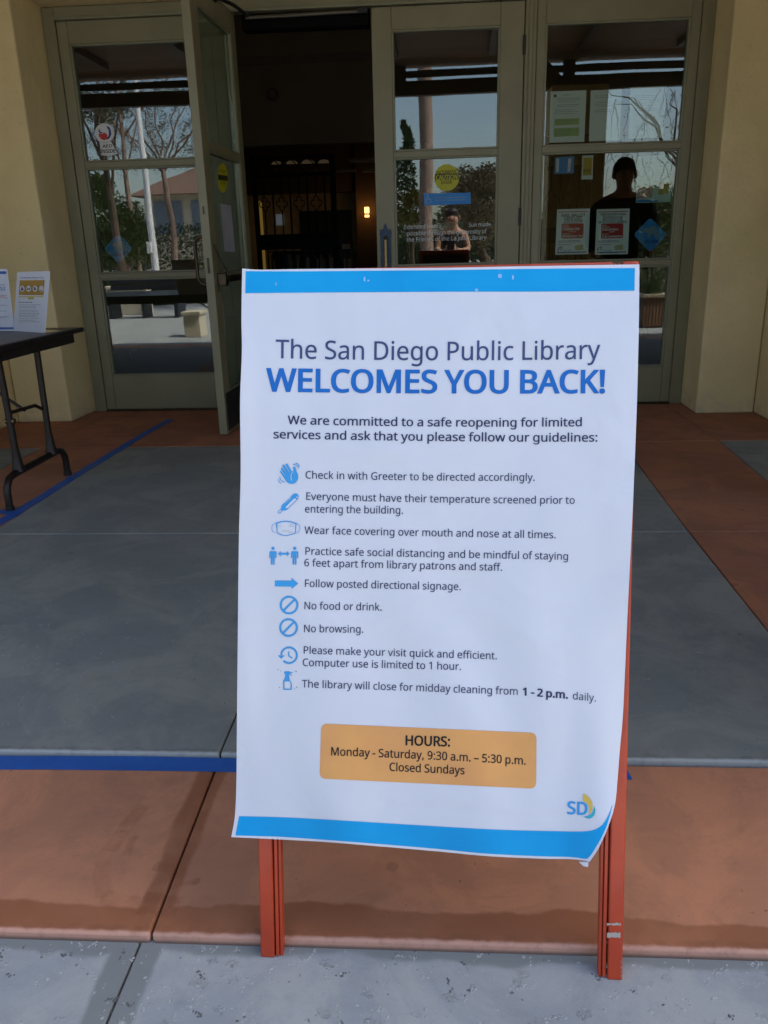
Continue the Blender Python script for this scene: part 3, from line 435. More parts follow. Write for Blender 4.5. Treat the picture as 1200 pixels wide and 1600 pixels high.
def fill(loops, rule='odd'):
    """closed 2-D outlines -> verts, triangles, cut exactly along the outlines"""
    vs = []; es = []
    for l in loops:
        n = len(l); k = len(vs); vs += [Vector(q) for q in l]; es += [(k+i, k+(i+1) % n) for i in range(n)]
    r = geometry.delaunay_2d_cdt(vs, es, [], 0, 1e-7)
    V, F = r[0], r[2]; out = []
    for f in F:
        cx = sum(V[i].x for i in f)/len(f); cy = sum(V[i].y for i in f)/len(f); w_ = _wind(cx, cy, loops)
        if (w_ % 2) if rule == 'odd' else w_*_FILLSIGN > 0: out.append(tuple(f))
    return [(v.x, v.y) for v in V], out
_FILLSIGN = -1
GCACHE = {}
def glyph_mesh(ch, bold):
    if (ch, bold) not in GCACHE: GCACHE[(ch, bold)] = fill(text_loops(ch, bold)[0], 'nz')
    return GCACHE[(ch, bold)]
def print_loops(name, loops, surf, m, parent):
    """loops in photograph pixels, laid on the surface function surf(px, py)"""
    sc_ = 10.0
    vs, fs = fill([[(x/sc_, -y/sc_) for x, y in l] for l in loops])
    b = MB(); b.add([surf(x*sc_, -y*sc_) for x, y in vs], fs)
    o = b.build(name, m, parent, smooth=False); return o
def print_text(name, s, p0, p1, cap, surf, m, parent, bold=0.0, mid=None, fit=True, italic=0.0):
    loops, W = text_loops(s, bold)
    p0 = Vector(p0); p1 = Vector(p1); tm = .5 if mid is None else (mid[0]-p0.x)/(p1.x-p0.x); sag = 0 if mid is None else (mid[1]-(p0.y+(p1.y-p0.y)*tm))/(4*tm*(1-tm))
    if not fit:
        d = (p1-p0).normalized(); p1 = p0 + d*W*cap
    b = MB(); x0 = 0.0; k = 1+bold*1.3
    for ch in s:
        if ch == ' ': x0 += SPW/573; continue
        if ch not in GLY: ch = '-'
        vs, fs = glyph_mesh(ch, bold); pts = []
        for gx, gy in vs:
            x, y = x0+gx, gy; t = x/W; q = p0.lerp(p1, t) + Vector((0, 4*sag*t*(1-t)))
            pts.append(surf(q.x + 0.012*y*cap, q.y - y*cap))
        b.add(pts, fs); x0 += GLY[ch][0]/573*k
    return b.build(name, m, parent, smooth=False)
def seg_loop(a, b, w):
    a = Vector(a); b = Vector(b); d = (b-a).normalized(); n = Vector((-d.y, d.x))*w/2
    return [tuple(a+n), tuple(b+n), tuple(b-n), tuple(a-n)]
def arc_loop(c, r, w, a0, a1, n=16, ry=None):
    ry = ry or r; k = 1
    o = [(c[0]+(r+w/2)*cos(radians(a0+(a1-a0)*i/n)), c[1]-(ry+w/2)*sin(radians(a0+(a1-a0)*i/n))) for i in range(n+1)]
    i_ = [(c[0]+(r-w/2)*cos(radians(a0+(a1-a0)*i/n)), c[1]-(ry-w/2)*sin(radians(a0+(a1-a0)*i/n))) for i in range(n, -1, -1)]
    return o+i_
def circ(c, r, n=20, ry=None): return [(c[0]+r*cos(2*pi*i/n), c[1]+(ry or r)*sin(2*pi*i/n)) for i in range(n)]
def quad_patch(name, P, surf, m, parent, nx=1, ny=1):
    """P = TL, TR, BR, BL in pixels (or callables)"""
    tl, tr, br, bl = [Vector(p) for p in P]; b = MB(); vs = []
    for j in range(ny+1):
        for i in range(nx+1):
            u, v = i/nx, j/ny; q = (tl*(1-u)+tr*u)*(1-v) + (bl*(1-u)+br*u)*v; vs.append(surf(q.x, q.y))
    fs = [(j*(nx+1)+i, (j+1)*(nx+1)+i, (j+1)*(nx+1)+i+1, j*(nx+1)+i+1) for j in range(ny) for i in range(nx)]
    return b.add(vs, fs).build(name, m, parent, smooth=False)
# ------------------------------------------------------------------ materials in use
GHOSTS = []
def _gh(ax, ay, bx, by, wd, k):
    a = at_floor(ax, ay, -.02); b = at_floor(bx, by, -.02); c = (a+b)/2; d = b-a; k = min(1, k*1.6)
    GHOSTS.append((c.x, c.y, atan2(d.y, d.x), d.length/2, wd/2, k))
_gh(168, 1330, 224, 1262, .030, .35); _gh(196, 1342, 210, 1308, .016, .5); _gh(160, 1345, 160, 1398, .03, .22); _gh(160, 1398, 226, 1414, .03, .3)
_gh(222, 1408, 279, 1414, .042, .9); _gh(240, 1352, 288, 1362, .02, .45); _gh(262, 1384, 312, 1374, .012, .5)
PLASTER = plaster_mat()
GREY = concrete_mat('grey_concrete', (.275, .278, .245), (.215, .218, .195), lip_y=1.417, lip_col=(.36, .36, .335), speck=.75)
RED = concrete_mat('red_concrete', (.40, .165, .085), (.33, .135, .072), speck=.22)
REDF = concrete_mat('red_concrete_front', (.50, .215, .112), (.42, .18, .094), lip_y=.974, lip_col=(.56, .29, .20), speck=.22, wet='red', wetcol=(.27, .088, .034))
PAVE = concrete_mat('pavement_concrete', (.345, .362, .362), (.295, .31, .312), speck=.45, wet='grey', wetcol=(.195, .21, .195), pits=.4)
DARKGAP = mat('joint_dirt', (.02, .018, .015), .95)
PAINT = mat('olive_paint', (.245, .218, .125), .42, (.215, .192, .108), 5, .12, 30)
PAINT_D = mat('olive_paint_bead', (.24, .23, .14), .4, (.21, .205, .125), 5)
GLASS = glass_mat('pane_glass', 1.85, wob=.007)
BRONZE = mat('dark_bronze', (.055, .042, .028), .35, (.09, .065, .035), 30, metal=.8)
BRASS = mat('worn_brass', (.32, .22, .10), .32, (.16, .11, .06), 18, metal=.9)
BLACKM = mat('black_metal', (.012, .012, .012), .45)
KICK = mat('kick_plate', (.02, .02, .02), .5)
TAPE = mat('blue_tape', (.020, .115, .40), .55, (.016, .095, .34), 12, .2, 90)
ORANGE = mat('orange_paint', (.54, .056, .012), .40, (.40, .038, .010), 7, .1, 40, coat=.15)
GROOVE = mat('orange_groove', (.24, .035, .012), .6)
SOFFIT = mat('soffit_board', (.20, .085, .030), .7, (.16, .068, .025), 2)
WOODDARK = mat('brown_timber', (.075, .035, .018), .6, (.05, .024, .014), 3, .3, 20)
PAPER = mat('paper_white', (.78, .78, .82), .55, (.76, .76, .78), 3)
WOODBARE = mat('bare_wood', (.42, .36, .30), .8)
INK = mat('navy_ink', (.030, .036, .085), .45, (.036, .043, .095), 5, spec=.14)
INKH = mat('slate_ink', (.060, .085, .19), .42, (.045, .062, .15), 4, spec=.14)
INKB = mat('black_ink', (.012, .012, .016), .5, spec=.14)
INKG = mat('grey_ink', (.30, .30, .33), .6)
BLUEH = mat('heading_blue', (.012, .115, .40), .42, (.020, .145, .46), 5, spec=.14)
SKYB = mat('band_blue', (.006, .30, .62), .40, (.005, .26, .57), 7, spec=.14)
ICON = mat('icon_blue', (.045, .30, .62), .45, (.05, .26, .55), 14, spec=.14)
AMBER = mat('amber_box', (.66, .31, .085), .45, (.58, .26, .085), 9)
DEEPBL = mat('deep_blue', (.01, .035, .22), .5)
REDI = mat('red_ink', (.50, .02, .02), .5)
YEL = mat('yellow_sticker', (.50, .46, .01), .5)
GOLD = mat('gold_ink', (.50, .30, .03), .55)
STB = mat('sticker_blue', (.02, .22, .60), .5)
STBL = mat('sticker_pale', (.22, .33, .42), .55)
WHITES = mat('sticker_white', (.70, .70, .72), .5)
GREENH = mat('highlight_green', (.42, .52, .22), .6)

# ------------------------------------------------------------------ ground and paving
low = at_floor(600, 1456, -.045).z
g = MB()
g.add([(-140, -160, -.075), (140, -160, -.075), (140, 14, -.075), (-140, 14, -.075)], [(0, 1, 2, 3)])
structure(g.build('ground', DARKGAP))
def slab_group(name): 
    o = bpy.data.objects.new(name, None); o.empty_display_size = .1; place(o, name, None, (0, 0, -.08)); return structure(o)
def slabs(parent, rects, z1, m, bev=.004, th=.08):
    for r in rects:
        poly = r if len(r) == 4 and hasattr(r[0], '__len__') else [(r[0], r[2]), (r[1], r[2]), (r[1], r[3]), (r[0], r[3])]
        cx = sum(p[0] for p in poly)/4; cy = sum(p[1] for p in poly)/4; g_ = .0016
        P = [(x - g_*(1 if x > cx else -1), y - g_*(1 if y > cy else -1)) for x, y in poly]
        MB().prism(P, z1-th, z1).build('slab', m, parent, bevel=bev, seg=2)
pv = slab_group('pavement')
xs = [-9.0, -6.5, -4.3, -2.35, -.476, 1.42, 3.3, 5.2, 7.2, 9.2]; ys = [.990, -.62, -2.3, -4.0, -5.8, -7.6]
slabs(pv, [(xs[i], xs[i+1], ys[j+1], ys[j]) for i in range(9) for j in range(5)], -.045, PAVE, .003)
FZ0, FZ1 = -.009, -.027           # the front band falls slightly towards the pavement
po = slab_group('porch_floor')
xr = [-6.2, -4.3, -2.35, -.457, 1.42, 3.3, 5.2]
before = set(bpy.data.objects)
slabs(po, [(xr[i], xr[i+1], .974, 1.413) for i in range(6)], 0.0, REDF, .005)
for o in set(bpy.data.objects)-before:
    for v in o.data.vertices: v.co.z += FZ0+(FZ1-FZ0)*(1.413-(v.co.y+o.location.y))/.439
XL, XM, XO = -1.712, -.457, -2.18
R0, R1, R2 = .872, .917, .985       # right edge of the grey field at the three joints (slightly out of square)
Q0, Q1, Q2 = 1.36, 1.40, 1.492
YA, YB, YC, YD = 1.417, 2.795, 4.212, 5.42
slabs(po, [(XL, XM, YA, YB), (XL, XM, YB, YC), [(XM, YA), (R0, YA), (R1, YB), (XM, YB)], [(XM, YB), (R1, YB), (R2, YC), (XM, YC)],
           (-6.2, XO, YA, YB), (-6.2, XO, YB, 4.212), [(Q0, YA), (5.2, YA), (5.2, YB), (Q1, YB)], [(Q1, YB), (5.2, YB), (5.2, YC), (Q2, YC)]], 0.0, GREY, .005)
slabs(po, [(XO, XL, YA, YB), (XO, XL, YB, YC), [(R0, YA), (Q0, YA), (Q1, YB), (R1, YB)], [(R1, YB), (Q1, YB), (Q2, YC), (R2, YC)],
           (XO, -.457, YC, YD), (-.457, Q2, YC, YD), (-6.2, XO, YC, YD), (Q2, 5.2, YC, YD)], 0.0, RED, .004)

# ------------------------------------------------------------------ entrance wall of yellow plaster
ew = thing('entrance_wall', (-.35, 5.3, 0), 'thick yellow plaster wall with a deep square recess round the row of glazed olive doors', 'wall')
def pl_block(name, poly, z0, z1, bev=.012): return MB().prism(poly, z0, z1).build(name, PLASTER, ew, bevel=bev, seg=3)
YF = 4.925
TOPR = 2.405
pl_block('pier', [(-2.305, 5.46), (-2.305, 5.30), (-2.325, YF), (-2.675, YF), (-2.675, 5.46)], 0, 3.0)
pl_block('pier', [(1.597, 5.46), (1.597, 5.30), (1.585, YF), (1.93, YF), (1.93, 5.46)], 0, 3.0)
pl_block('wall_return', [(-2.677, 5.46), (-2.68, 4.1), (-6.2, 4.1), (-6.2, 5.46)], 0, 3.0)
pl_block('wall_return', [(1.932, 5.46), (1.935, 3.9), (5.2, 3.9), (5.2, 5.46)], 0, 3.0)
pl_block('lintel', [(-2.303, 5.45), (-2.322, YF+.002), (1.583, YF+.002), (1.595, 5.45)], TOPR, 3.0)
# upper storey and roof over the porch: what shades the entrance
rf = thing('porch_roof', (-.5, 2.8, 2.6), 'dark brown timber roof over the library porch carried on a long front beam', 'roof')
PR0 = 1.20
box('roof_deck', (-6.4, PR0-.06, 2.80), (5.4, 4.98, 3.02), SOFFIT, rf, .004)
box('front_beam', (-6.4, PR0, 2.52), (5.4, PR0+.10, 2.655), WOODDARK, rf, .008)
box('blocking', (-6.4, PR0+.03, 2.690), (5.4, PR0+.07, 2.755), WOODDARK, rf, .004)
for i in range(13):
    x = -6.0 + i*.92
    box('rafter', (x, PR0+.75, 2.73), (x+.07, 4.9, 2.798), WOODDARK, rf, .004)
    if i % 2 == 0: box('block', (x-.02, PR0+.02, 2.657), (x+.10, PR0+.09, 2.799), WOODDARK, rf)
for x in (-1.95, 1.05):
    for s_ in (-1, 1):
        MB().prism([(0, 0), (.32, 0), (0, .32)], -.04, .04, Matrix.Translation((x+.05*s_, PR0+.14, 2.52)) @ Matrix.Rotation(pi/2, 4, 'X') @ Matrix.Scale(s_, 4, (1, 0, 0))).build('bracket', WOODDARK, rf)
for x0_, x1_, lab in ((at_wall(60, 250, 9.3).x, at_wall(128, 250, 9.3).x, 'square yellow porch column left of the entrance, under the roof beam'), (at_wall(852, 250, 9.3).x, at_wall(937, 250, 9.3).x, 'square yellow porch column right of the entrance, under the roof beam')):
    pc = thing('porch_column', ((x0_+x1_)/2, .95, 0), lab, 'column')
    box('shaft', (x0_, 1.20, 0), (x1_, 1.60, 2.518), PLASTER, pc, .02); box('plinth', (x0_-.03, 1.17, -.019), (x1_+.03, 1.63, .16), PLASTER, pc, .012)
side = thing('side_wall', (5.3, 2.3, 0), 'unseen yellow plaster end wall added to block the sun from the right of the porch', 'wall')  # unseen wall, added to stop sun entering the porch from the right
box('wall_panel', (5.2, 1.1, -.04), (5.45, 5.3, 2.80), PLASTER, side, .01)
side2 = thing('side_wall', (-6.3, 2.3, 0), 'unseen yellow plaster end wall added to darken the left of the porch', 'wall')  # unseen wall, added on the left to darken the porch
box('wall_panel', (-6.5, 1.1, -.04), (-6.2, 5.3, 2.80), PLASTER, side2, .01)
up = thing('upper_storey', (-.5, 7, 3.02), 'yellow plaster upper storey of the library above the porch', 'building')
box('wall_block', (-9, 5.0, 3.03), (9, 5.44, 5.6), PLASTER, up, .01)
box('eaves', (-9.4, 4.6, 5.6), (9.4, 16.6, 5.72), WOODDARK, up)

# ------------------------------------------------------------------ door frame
fr = thing('door_frame', (-.35, 5.3, 0), 'olive green painted frame round the two doors and the two glazed side panels', 'door frame')
FY0, FY1 = 5.265, 5.40
box('jamb', (-2.302, FY0, 0), (-2.228, FY1, 2.40), PAINT, fr, .003)
box('jamb', (1.521, FY0, 0), (1.594, FY1, 2.40), PAINT, fr, .003)
box('head', (-2.227, FY0, 2.348), (1.520, FY1, 2.40), PAINT, fr, .003)
box('head_stop', (-2.227, FY0-.012, 2.330), (1.520, FY0+.05, 2.347), PAINT_D, fr, .003)
box('mullion', (.530, FY0-.004, 0), (.597, FY1, 2.329), PAINT, fr, .006)
box('mullion_bead', (.552, FY0-.016, 0), (.574, FY0-.005, 2.329), PAINT, fr, .004)
box('mullion', (-1.300, FY0, 0), (-1.228, FY1, 2.329), PAINT, fr, .003)
box('threshold', (-2.227, 5.255, 0.001), (1.520, 5.42, .012), BRONZE, fr, .003)
LITES = [(1.570, 2.197), (.907, 1.514), (.249, .853)]
def leaf(parent, x0, x1, g0, g1, z0, z1, yf, th, M=None, bottom=.249, name='rail', tilt=0.0):
    """stiles, rails, beads and three panes; built in the wall plane, moved by M"""
    def bb(n, a, b, m, p, bev=.003): return box(n, a, b, m, p, bev, M=M)
    bb('stile', (x0, yf, z0), (g0-.012, yf+th, z1), PAINT, parent); bb('stile', (g1+.012, yf, z0), (x1, yf+th, z1), PAINT, parent)
    zs = [bottom] + [z for l in reversed(LITES) for z in l if z != .249]
    rails = [(z0, .249), (.853, .907), (1.514, 1.570), (2.197, z1)]
    for i, (a, b_) in enumerate(rails):
        lo = a if i == 0 else a+.010; hi = b_ if i == 3 else b_-.010
        bb('rail', (g0-.0115, yf+.001, lo), (g1+.0115, yf+th-.001, hi), PAINT, parent)
    for a, b_ in LITES:
        cx_ = (g0+g1)/2; cyy = yf+th*.5; RT = Matrix.Translation((cx_, cyy, 0)) @ Matrix.Rotation(radians(tilt), 4, 'Z') @ Matrix.Translation((-cx_, -cyy, 0))
        pane = box('glass_pane', (g0-.004, cyy-.003, a-.004), (g1+.004, cyy+.003, b_+.004), GLASS, parent, 0, M=RT if M is None else M @ RT)
        bd = MB()
        for y0_, y1_ in ((yf+.004, yf+th*.5-.004), (yf+th*.5+.004, yf+th-.004)):
            bd.box((g0-.0115, y0_, a-.0095), (g0, y1_, b_+.0095), M); bd.box((g1, y0_, a-.0095), (g1+.0115, y1_, b_+.0095), M)
            bd.box((g0, y0_, a-.0095), (g1, y1_, a), M); bd.box((g0, y0_, b_), (g1, y1_, b_+.0095), M)
        bd.build('glazing_bead', PAINT_D, pane, bevel=.002)
sl = thing('side_panel', (-1.76, 5.3, 0), 'fixed three-pane olive glazed panel at the far left with the round AED sticker', 'glazed panel')
leaf(sl, -2.225, -1.302, -2.150, -1.37, .012, 2.328, 5.275, .05)
sr = thing('side_panel', (1.06, 5.3, 0), 'fixed three-pane olive glazed panel at the right hung with notices and ballot posters', 'glazed panel')
leaf(sr, .599, 1.519, .660, 1.453, .012, 2.328, 5.275, .05)
d3 = thing('entrance_door', (.525, 5.3, 0), 'closed olive entrance door with three panes and the yellow caution disc facing us', 'door')
leaf(d3, -.356, .526, -.228, .378, .016, 2.325, 5.272, .05, tilt=-.71)
for z in (.25, 1.17, 2.1):
    MB().disc((.527, 5.264, z-.05), (0, 0, 1), .009, .10, 10).build('hinge', BLACKM, d3)
# pull on the closed door: ornamental plate with a crowned top
plt = [(-.033, 0), (.033, 0), (.033, .40), (.040, .405), (.034, .418), (.037, .432), (.022, .430), (.012, .437), (.008, .455), (0, .470), (-.008, .455), (-.012, .437), (-.022, .430), (-.037, .432), (-.034, .418), (-.040, .405), (-.033, .40)]
PLATE = mat('blued_iron', (.045, .075, .12), .5, (.03, .05, .085), 20, metal=.3)
hp = MB().prism(plt, 0, .008, Matrix.Translation((-.3005, 5.271, .685)) @ Matrix.Rotation(pi/2, 4, 'X')).build('handle_plate', PLATE, d3, bevel=.002)
MB().tube([(-.300, 5.268, .74), (-.300, 5.225, .76), (-.300, 5.222, .80), (-.300, 5.222, 1.02), (-.300, 5.225, 1.05), (-.300, 5.268, 1.07)], .011, 10).build('grip', BRASS, hp)
# open leaf, swung out over the porch
free = Vector((-1.212, 4.445, 0)); hinge = Vector((-1.178, 5.268, 0)); dv = (hinge-free); wd = dv.length
ang = atan2(dv.y, dv.x)
MO = Matrix.Translation(free) @ Matrix.Rotation(ang, 4, 'Z')      # local x from the free edge to the hinge, local -y is the room side
od = thing('entrance_door', (free.x, free.y, 0), 'open olive entrance door swung outwards, seen almost edge-on', 'door')
leaf(od, 0, wd, .13, wd-.105, .012, 2.325, -.0235, .047, M=MO)
box('kick_plate', (.02, -.030, .03), (wd-.03, -.0245, .245), KICK, od, .001, M=MO)
MB().tube([MO @ Vector(p) for p in ((.07, .024, .835), (.07, .070, .845), (.068, .088, .87), (.068, .088, 1.06), (.07, .070, 1.085), (.07, .024, 1.095))], .0095, 12).build('pull_handle', BRONZE, od)
pb = box('panic_bar', (.11, -.075, .85), (wd-.08, -.045, .885), BRONZE, od, .006, M=MO)
box('bar_bracket', (.05, -.075, .83), (.108, -.0245, .90), BRONZE, pb, .006, M=MO); box('bar_bracket', (wd-.078, -.075, .83), (wd-.035, -.0245, .90), BRONZE, pb, .006, M=MO)
MB().tube([MO @ Vector(p) for p in ((.035, -.03, 1.05), (.05, -.05, .97), (.085, -.075, .915), (.085, -.075, .89), (.06, -.05, .865), (.05, -.03, .80))], .006, 8).build('lever', BRONZE, pb)
for z in (.25, 1.15, 2.08): MB().disc(MO @ Vector((wd+.006, 0, z-.05)), (0, 0, 1), .009, .1, 10).build('hinge', BLACKM, od)
MB().box((.0, -.004, 1.20), (-.004, .004, 1.24), MO).box((-.004, -.006, .90), (0, .006, .98), MO).build('lock_edge', BRONZE, od)
# swing operator over the opening
op = thing('door_operator', (-.78, 5.25, 2.25), 'dark automatic door operator bar with its jointed arm above the open doorway', 'door closer')
box('housing', (-1.12, 5.30, 2.245), (-.37, 5.40, 2.327), mat('matt_black', (.006, .006, .006), .9, spec=.05), op, .006)
MB().tube([(-1.08, 5.235, 2.292), (-.40, 5.235, 2.300)], .010, 10).build('cover_tube', mat('dull_alu', (.22, .20, .16), .35, metal=.8), op)
ar = MB().tube([(-1.06, 5.28, 2.30), (-1.10, 5.05, 2.31), (-1.17, 4.86, 2.31)], .010, 8).build('arm', BLACKM, op)
MB().disc((-1.17, 4.86, 2.285), (0, 0, 1), .022, .05, 12).build('arm_joint', BLACKM, ar)
MB().box((-.43, 5.215, 2.285), (-.372, 5.262, 2.318)).build('end_cap', BLACKM, op, .004)

# ------------------------------------------------------------------ stickers and notices
def wallf(Y): return lambda px, py: at_wall(px, py, Y)
S0, S1, S2 = wallf(5.3065), wallf(5.3060), wallf(5.3055)      # inner face of the glass; print lies towards us
Sf0, Sf1, Sf2 = wallf(5.2900), wallf(5.2895), wallf(5.2890)   # outer face
def sheet(name, P, m, label, cat, S=S0, group=None, th=.0006):
    q = [S(*p) for p in P]; b = MB(); back = [Vector((v.x, v.y+th, v.z)) for v in q]; b.add(q+back, [(3, 2, 1, 0), (4, 5, 6, 7), (0, 1, 5, 4), (1, 2, 6, 5), (2, 3, 7, 6), (3, 0, 4, 7)])
    o = b.build(name, m, None, smooth=False); tag(o, label, cat, group); return o
def lines(parent, S, x0, x1, ys, h, m, jit=0.0, name='fine_print', slope=-.03, dx=0.0, seed=1):
    rnd = random.Random(seed); L = []
    y0 = ys[0]
    for y in ys:
        a = x0 + dx*(y-y0); e = x1 + dx*(y-y0) - rnd.random()*jit*(x1-x0)
        xx = a
        while xx < e-.5:
            wl = rnd.uniform(2, 7); x2 = min(e, xx+wl); L.append(seg_loop((xx, y+slope*(xx-x0)), (x2, y+slope*(x2-x0)), h)); xx = x2+.9
    o = print_loops(name, L, S, m, parent); o['kind'] = 'stuff'; return o
# AED sticker, left
st = thing('round_sticker', S0(165, 215), 'small round AED INSIDE sticker in the top pane of the far left panel', 'sticker')
print_loops('backing', [circ((163.5, 208), 15.5, 28), ], Sf0, WHITES, st)
print_loops('tab', [[(155.5, 222), (173.5, 221), (184, 240), (178, 242.5), (168, 243.8), (158, 242.5)]], Sf0, WHITES, st)
print_loops('blue_figure', [[(166, 197), (170, 198), (173, 203), (174, 210), (171, 216), (166, 219), (170, 211), (170, 204)], circ((158, 204), 4.2, 14)], Sf1, DEEPBL, st)
print_loops('white_head', [circ((160.3, 201.8), 4.9, 16)], Sf2, WHITES, st)
print_loops('red_figure', [[(154.5, 208), (160, 209.3), (163, 207), (167.5, 210), (168, 216), (163.5, 219.3), (158, 217.5), (154.5, 213)]], Sf1, REDI, st)
print_text('lettering', 'AED', (160, 230.8), (175.5, 230), 4.6, Sf1, INKB, st, .08)
print_text('lettering', 'INSIDE', (157, 239.2), (180.5, 238.2), 5.4, Sf1, INKB, st, .08)
def bear_sign(cx, cy, r, label, Sa, Sb, parent=None, g=None, pale=STBL):
    t = thing('diamond_sticker', Sa(cx, cy+r), label, 'sticker')
    P = [(cx, cy-r), (cx+r*.96, cy), (cx, cy+r), (cx-r*.96, cy)]; L = []
    for i in range(4):
        a = Vector(P[i-1]); b = Vector(P[i]); c = Vector(P[(i+1) % 4])
        for k in range(5):
            tt = k/4; p0 = b+(a-b)*.16; p2 = b+(c-b)*.16; q = p0*(1-tt)**2 + b*2*tt*(1-tt) + p2*tt*tt; L.append(tuple(q))
    print_loops('backing', [L], Sa, STB, t)
    s = r/28
    B = [(-12, -6), (-8, -10), (-3, -9), (3, -12), (9, -11), (12, -7), (12, 2), (11, 7), (7, 7), (7, 1), (1, 1), (0, 7), (-4, 7), (-4, -1), (-8, -2), (-12, -3)]
    print_loops('bear_figure', [[(cx+x*s, cy-2*s+y*s) for x, y in B]], Sb, pale, t)
    print_text('lettering', 'COOL ZONE', (cx-14*s, cy+13.5*s), (cx+14*s, cy+12.8*s), 4.6*s, Sb, DEEPBL, t, .10)
bear_sign(185, 388.5, 23.5, 'faded blue diamond sticker with a pale bear in the far left panel', S0, S1)
bear_sign(1016, 367, 27.5, 'blue diamond sticker with a pale bear low in the right panel', S0, S1)
# faint ring near the bottom of the left panel
rg = print_loops('ring_sticker', [arc_loop((209, 553), 6.2, 1.6, 0, 359.9, 24)], S0, mat('faded_ring', (.05, .10, .20), .6), None); tag(rg, 'faint blue ring sticker near the bottom of the far left panel', 'sticker')
# caution disc and accessible sign on the closed door
t = thing('caution_disc', Sf0(696, 299), 'round yellow automatic caution door disc on the closed door', 'sticker')
print_loops('disc', [circ((698, 277.5), 19.5, 36, 21)], Sf0, YEL, t)
print_loops('black_bar', [seg_loop((679.5, 276.6), (716.6, 275.6), 9.6)], Sf1, mat('olive_black', (.045, .045, .008), .5), t)
print_text('lettering', 'AUTOMATIC', (682, 272), (714, 270.3), 5.0, Sf1, INKB, t, .06)
print_text('lettering', 'CAUTION', (681, 281), (715.2, 279.6), 7.0, Sf2, YEL, t, .12)
print_text('lettering', 'DOOR', (689, 287.6), (706, 287), 5.2, Sf1, INKB, t, .06)
t = thing('access_sticker', S0(698, 320), 'blue wheelchair access strip below the yellow disc on the closed door', 'sticker')
print_loops('backing', [[(662, 302.5), (735, 301), (735.5, 318.5), (663, 321)]], Sf0, STB, t)
print_loops('wheelchair_symbol', [arc_loop((669.5, 314), 4.2, 1.1, 60, 330, 16), seg_loop((668.5, 305.5), (669, 312), 1.3), seg_loop((669, 311.6), (673, 311.6), 1.2), seg_loop((673, 311.6), (675, 317), 1.2), circ((668.4, 304.6), 1.1, 10)], Sf1, STBL, t)
lines(t, Sf1, 680, 730, [309, 313], 1.1, STBL, .2, slope=-.02, seed=4)
# gift notice lettering
gm = glass_mat('frosted_film', 1.5, tint=(.55, .62, .58), wob=0)
t = thing('lettered_film', S0(700, 380), 'strip of white serif lettering across the closed door thanking library friends', 'sticker')
print_loops('film', [[(624, 349), (773, 344), (773, 375), (624, 381)]], S0, gm, t)
WL_ = mat('letter_white', (.62, .66, .66), .5)
for s_, a, b_ in (('Extended Hours', (630.5, 358), (689, 356)), ('Sun made', (732, 354.5), (767, 353.3)), ('possible through the generosity of', (636, 368), (760, 364.5)), ('the Friends of the La Jolla Library', (635, 377.8), (760, 374))):
    print_text('lettering', s_, a, b_, 6.4, Sf1, WL_, t)
pt = print_loops('blank_patch', [[(691, 347.5), (724, 346.2), (724, 355.5), (691, 357)]], wallf(5.3075), mat('patch_grey', (.34, .36, .33), .6), None); tag(pt, 'pale blank patch between words of the white lettering', 'sticker')  # plain grey rectangle just behind the pane
# notices, upper right pane
a4 = [(860.5, 143), (916.5, 141), (913, 221.5), (858.5, 223)]
o = sheet('notice', a4, PAPER, 'printed letter with two green highlighted paragraphs in the top right pane', 'notice')
print_loops('seal', [circ((867.5, 149.8), 2.4, 14)], S1, INKB, o)
lines(o, S1, 880, 893, [148.5], 1.0, INKG, .1, seed=2); lines(o, S1, 871, 910, [154, 156.6, 159.4, 164, 166.6], .8, INKG, .25, dx=-.03, seed=3)
print_loops('highlight', [[(866.5, 186), (905, 184.5), (904.5, 194.5), (866, 196)], [(865.5, 200.5), (905, 199), (904.4, 212), (865, 214)]], S1, GREENH, o)
lines(o, S2, 867, 904, [172, 175, 178, 188.5, 191.2, 203, 206, 209], .7, INKG, .3, dx=-.03, seed=5)
o = sheet('notice', [(923, 141.5), (972, 139), (968, 219.3), (920, 221)], PAPER, 'plain white notice beside the highlighted letter in the top right pane', 'notice')
lines(o, S1, 929, 962, [150, 153, 160, 163, 166, 172, 175], .7, INKG, .3, dx=-.03, seed=6)
o = sheet('notice', [(985, 137), (1042, 134.5), (1036, 215), (982, 217)], PAPER, 'rightmost white notice in the top right pane behind reflected branches', 'notice')
lines(o, S1, 991, 1030, [150, 153, 156, 170, 173, 180], .7, INKG, .3, dx=-.03, seed=7)
# small cards in the middle right pane
o = sheet('card', [(867, 246), (897, 244), (896.5, 270.5), (866, 272)], STB, 'small blue card with two white bars at the top left of the middle right pane', 'card')
for l_ in ([(869.5, 248), (873.5, 247.6), (873, 268.5), (869, 269)], [(888, 248), (893, 247.6), (890.5, 268.5), (886.5, 269)]): print_loops('white_bar', [l_], S1, WHITES, o)
o = sheet('card', [(910, 243), (927, 242.4), (926, 280), (908.5, 280.5)], WHITES, 'narrow yellow and white card beside the blue card in the right pane', 'card')
print_loops('amber_field', [[(911.5, 246.5), (925.5, 246), (924.5, 273.5), (910.5, 274.2)]], S1, GOLD, o)
print_text('lettering', 'IPTO', (911.5, 268.3), (922, 268), 3, S2, INKB, o, .1)
o = sheet('notice', [(996, 244.5), (1050, 241), (1048, 315.5), (993.5, 317)], mat('pale_poster', (.42, .52, .55), .5), 'pale blue poster with circular emblem at the right of the middle right pane', 'poster')
print_loops('emblem', [arc_loop((1010, 271), 10.5, 2.2, 0, 359.9, 24), seg_loop((1003, 263), (1017, 279), 1.6), seg_loop((1017, 263), (1003, 279), 1.6)], S1, mat('emblem_grey', (.25, .33, .36), .6), o)
